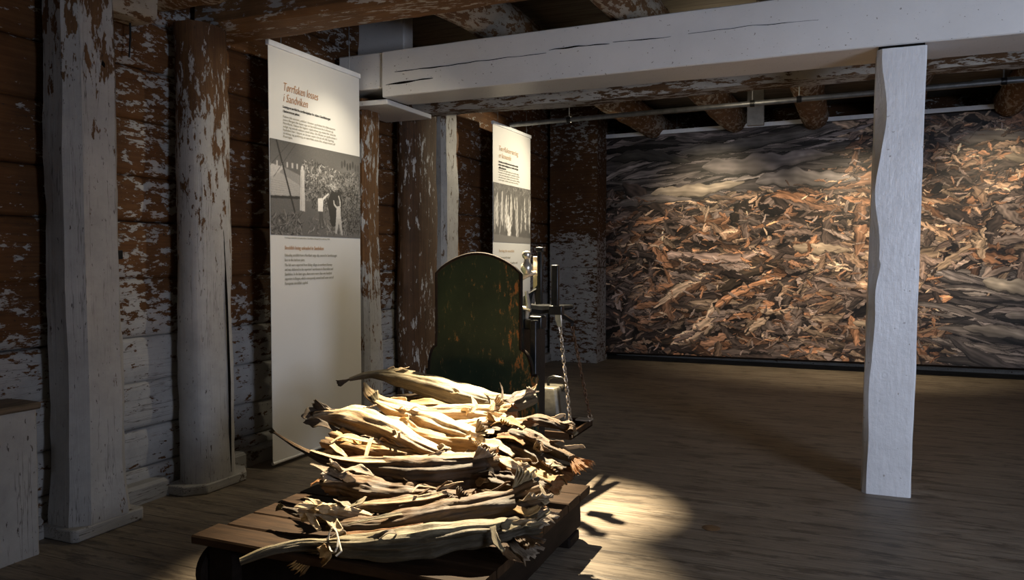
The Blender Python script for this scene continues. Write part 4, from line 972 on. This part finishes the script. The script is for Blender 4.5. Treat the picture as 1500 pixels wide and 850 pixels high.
# right hand side, tails towards the pan
fish('slender dark brown dried fish whose fan tail overhangs the right edge', [(708, 628, .03), (745, 634, .04), (780, 645, .03), (812, 660, .03), (838, 672, .03)],
     [.034, .046, .036, .026, .016], 'f_brown', 113, None, (.12, .95, 'f_flesh', 1, (.3, -.3, -.3)), [(.15, 1.4, .06, .9, 'f_gold')],
     [([(720, 622, .07), (745, 618, .085), (768, 628, .07)], [.016, .028, .01], 'f_gold')], groove=.3, gang=1.2)
fish('yellowish tube-like dried fish with round open end at right', [(706, 668, -.03), (740, 684, -.02), (775, 697, -.02), (808, 709, -.02)],
     [.030, .036, .036, .030], 'f_gold', 114, .35, None, [(.3, 1.2, .07, .7, 'f_cream')], [([(722, 668, .03), (742, 678, .04), (768, 688, .02)], [.010, .020, .004], 'f_cream'), ([(735, 698, .02), (755, 708, .02), (765, 722, .01)], [.006, .010, .004], 'f_gold')])
fish('thin curved dried fish reaching right in front of the weight', [(765, 618, .02), (790, 616, .03), (815, 622, .02), (840, 634, .0)],
     [.018, .026, .022, .012], 'f_brown', 115, None, (.03, .6, 'f_olive', 1), groove=.3)
fish('crumpled dark dried fish buried at right between fan tail and tube', [(720, 652, -.02), (755, 662, -.02), (790, 676, -.02), (820, 690, -.02)],
     [.03, .040, .038, .026], 'f_dark', 116, .7, None, [(.9, .5, .07, 1, 'f_brown'), (.6, 1.4, .06, .8, 'f_fin')], amp=1.4)
fish('dark dried fish with bristly tail poking out at the left', [(415, 745, .0), (440, 752, .0), (475, 758, -.01), (520, 760, -.03)],
     [.008, .018, .022, .026], 'f_dark', 117, None, (.045, .5, 'f_olive'), groove=.2)
fish('dark brown dried fish lying in the gap beneath the fan collar', [(640, 712, -.02), (690, 708, -.015), (735, 712, -.01), (775, 722, -.01)],
     [.03, .042, .044, .036], 'f_dark', 118, .8, None, [(.97, .9, .09, .9, 'f_olive'), (.9, 1.8, .07, .6, 'f_cream')], [([(705, 718, .02), (722, 722, .025), (742, 730, .02)], [.003, .008, .002], 'f_cream')])
fish('ragged collar of a cream dried fish in the middle of the pile', [(640, 628, -.03), (680, 628, -.01), (715, 628, .01), (748, 632, .02)],
     [.030, .040, .046, .044], 'f_cream', 119, 1.2, None, [(.97, -1.3, .10, .9, 'f_cream'), (.97, -.5, .09, .9, 'f_cream'), (.97, .7, .08, .8, 'f_gold')], [([(700, 650, .05), (725, 652, .06), (752, 668, .04)], [.014, .026, .01], 'f_cream'), ([(728, 640, .06), (750, 640, .06), (768, 652, .04)], [.012, .02, .008], 'f_flesh')], amp=1.3)
# filling under the visible layer
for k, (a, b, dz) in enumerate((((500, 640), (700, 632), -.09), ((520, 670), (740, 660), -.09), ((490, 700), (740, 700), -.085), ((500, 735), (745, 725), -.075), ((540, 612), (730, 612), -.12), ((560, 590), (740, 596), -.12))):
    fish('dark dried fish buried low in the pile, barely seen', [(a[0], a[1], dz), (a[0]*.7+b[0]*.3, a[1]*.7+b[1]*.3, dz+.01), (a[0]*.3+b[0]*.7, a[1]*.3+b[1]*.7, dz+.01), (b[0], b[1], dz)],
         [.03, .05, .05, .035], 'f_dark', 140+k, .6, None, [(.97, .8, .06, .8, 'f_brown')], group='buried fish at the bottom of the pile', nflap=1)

# ------------------------------------------------------------------ small things
p0 = at(190, 16, 'x', -3.40)
o = MB().tube([p0+Vector((0, 0, .05)), p0, p0+Vector((.006, -.004, -.12)), p0+Vector((.004, -.012, -.24))], [.004, .006, .005, .004], 8).build('black_cord', M['iron'], loc=p0)
tag(o, 'short black cord hanging on log wall right of the nearest post', 'cord')
p0 = at(1042, 774, 'z', 0)
o = MB().lathe([(.001, .0), (.042, .0), (.042, .002), (.036, .0035), (.001, .0035)], p0, 24).build('wood_plug', plain('orange_brown_wood_plug', (.13, .07, .03), .5), loc=p0)
tag(o, 'small round brown wood plug in the floor boards left of white post', 'plug')
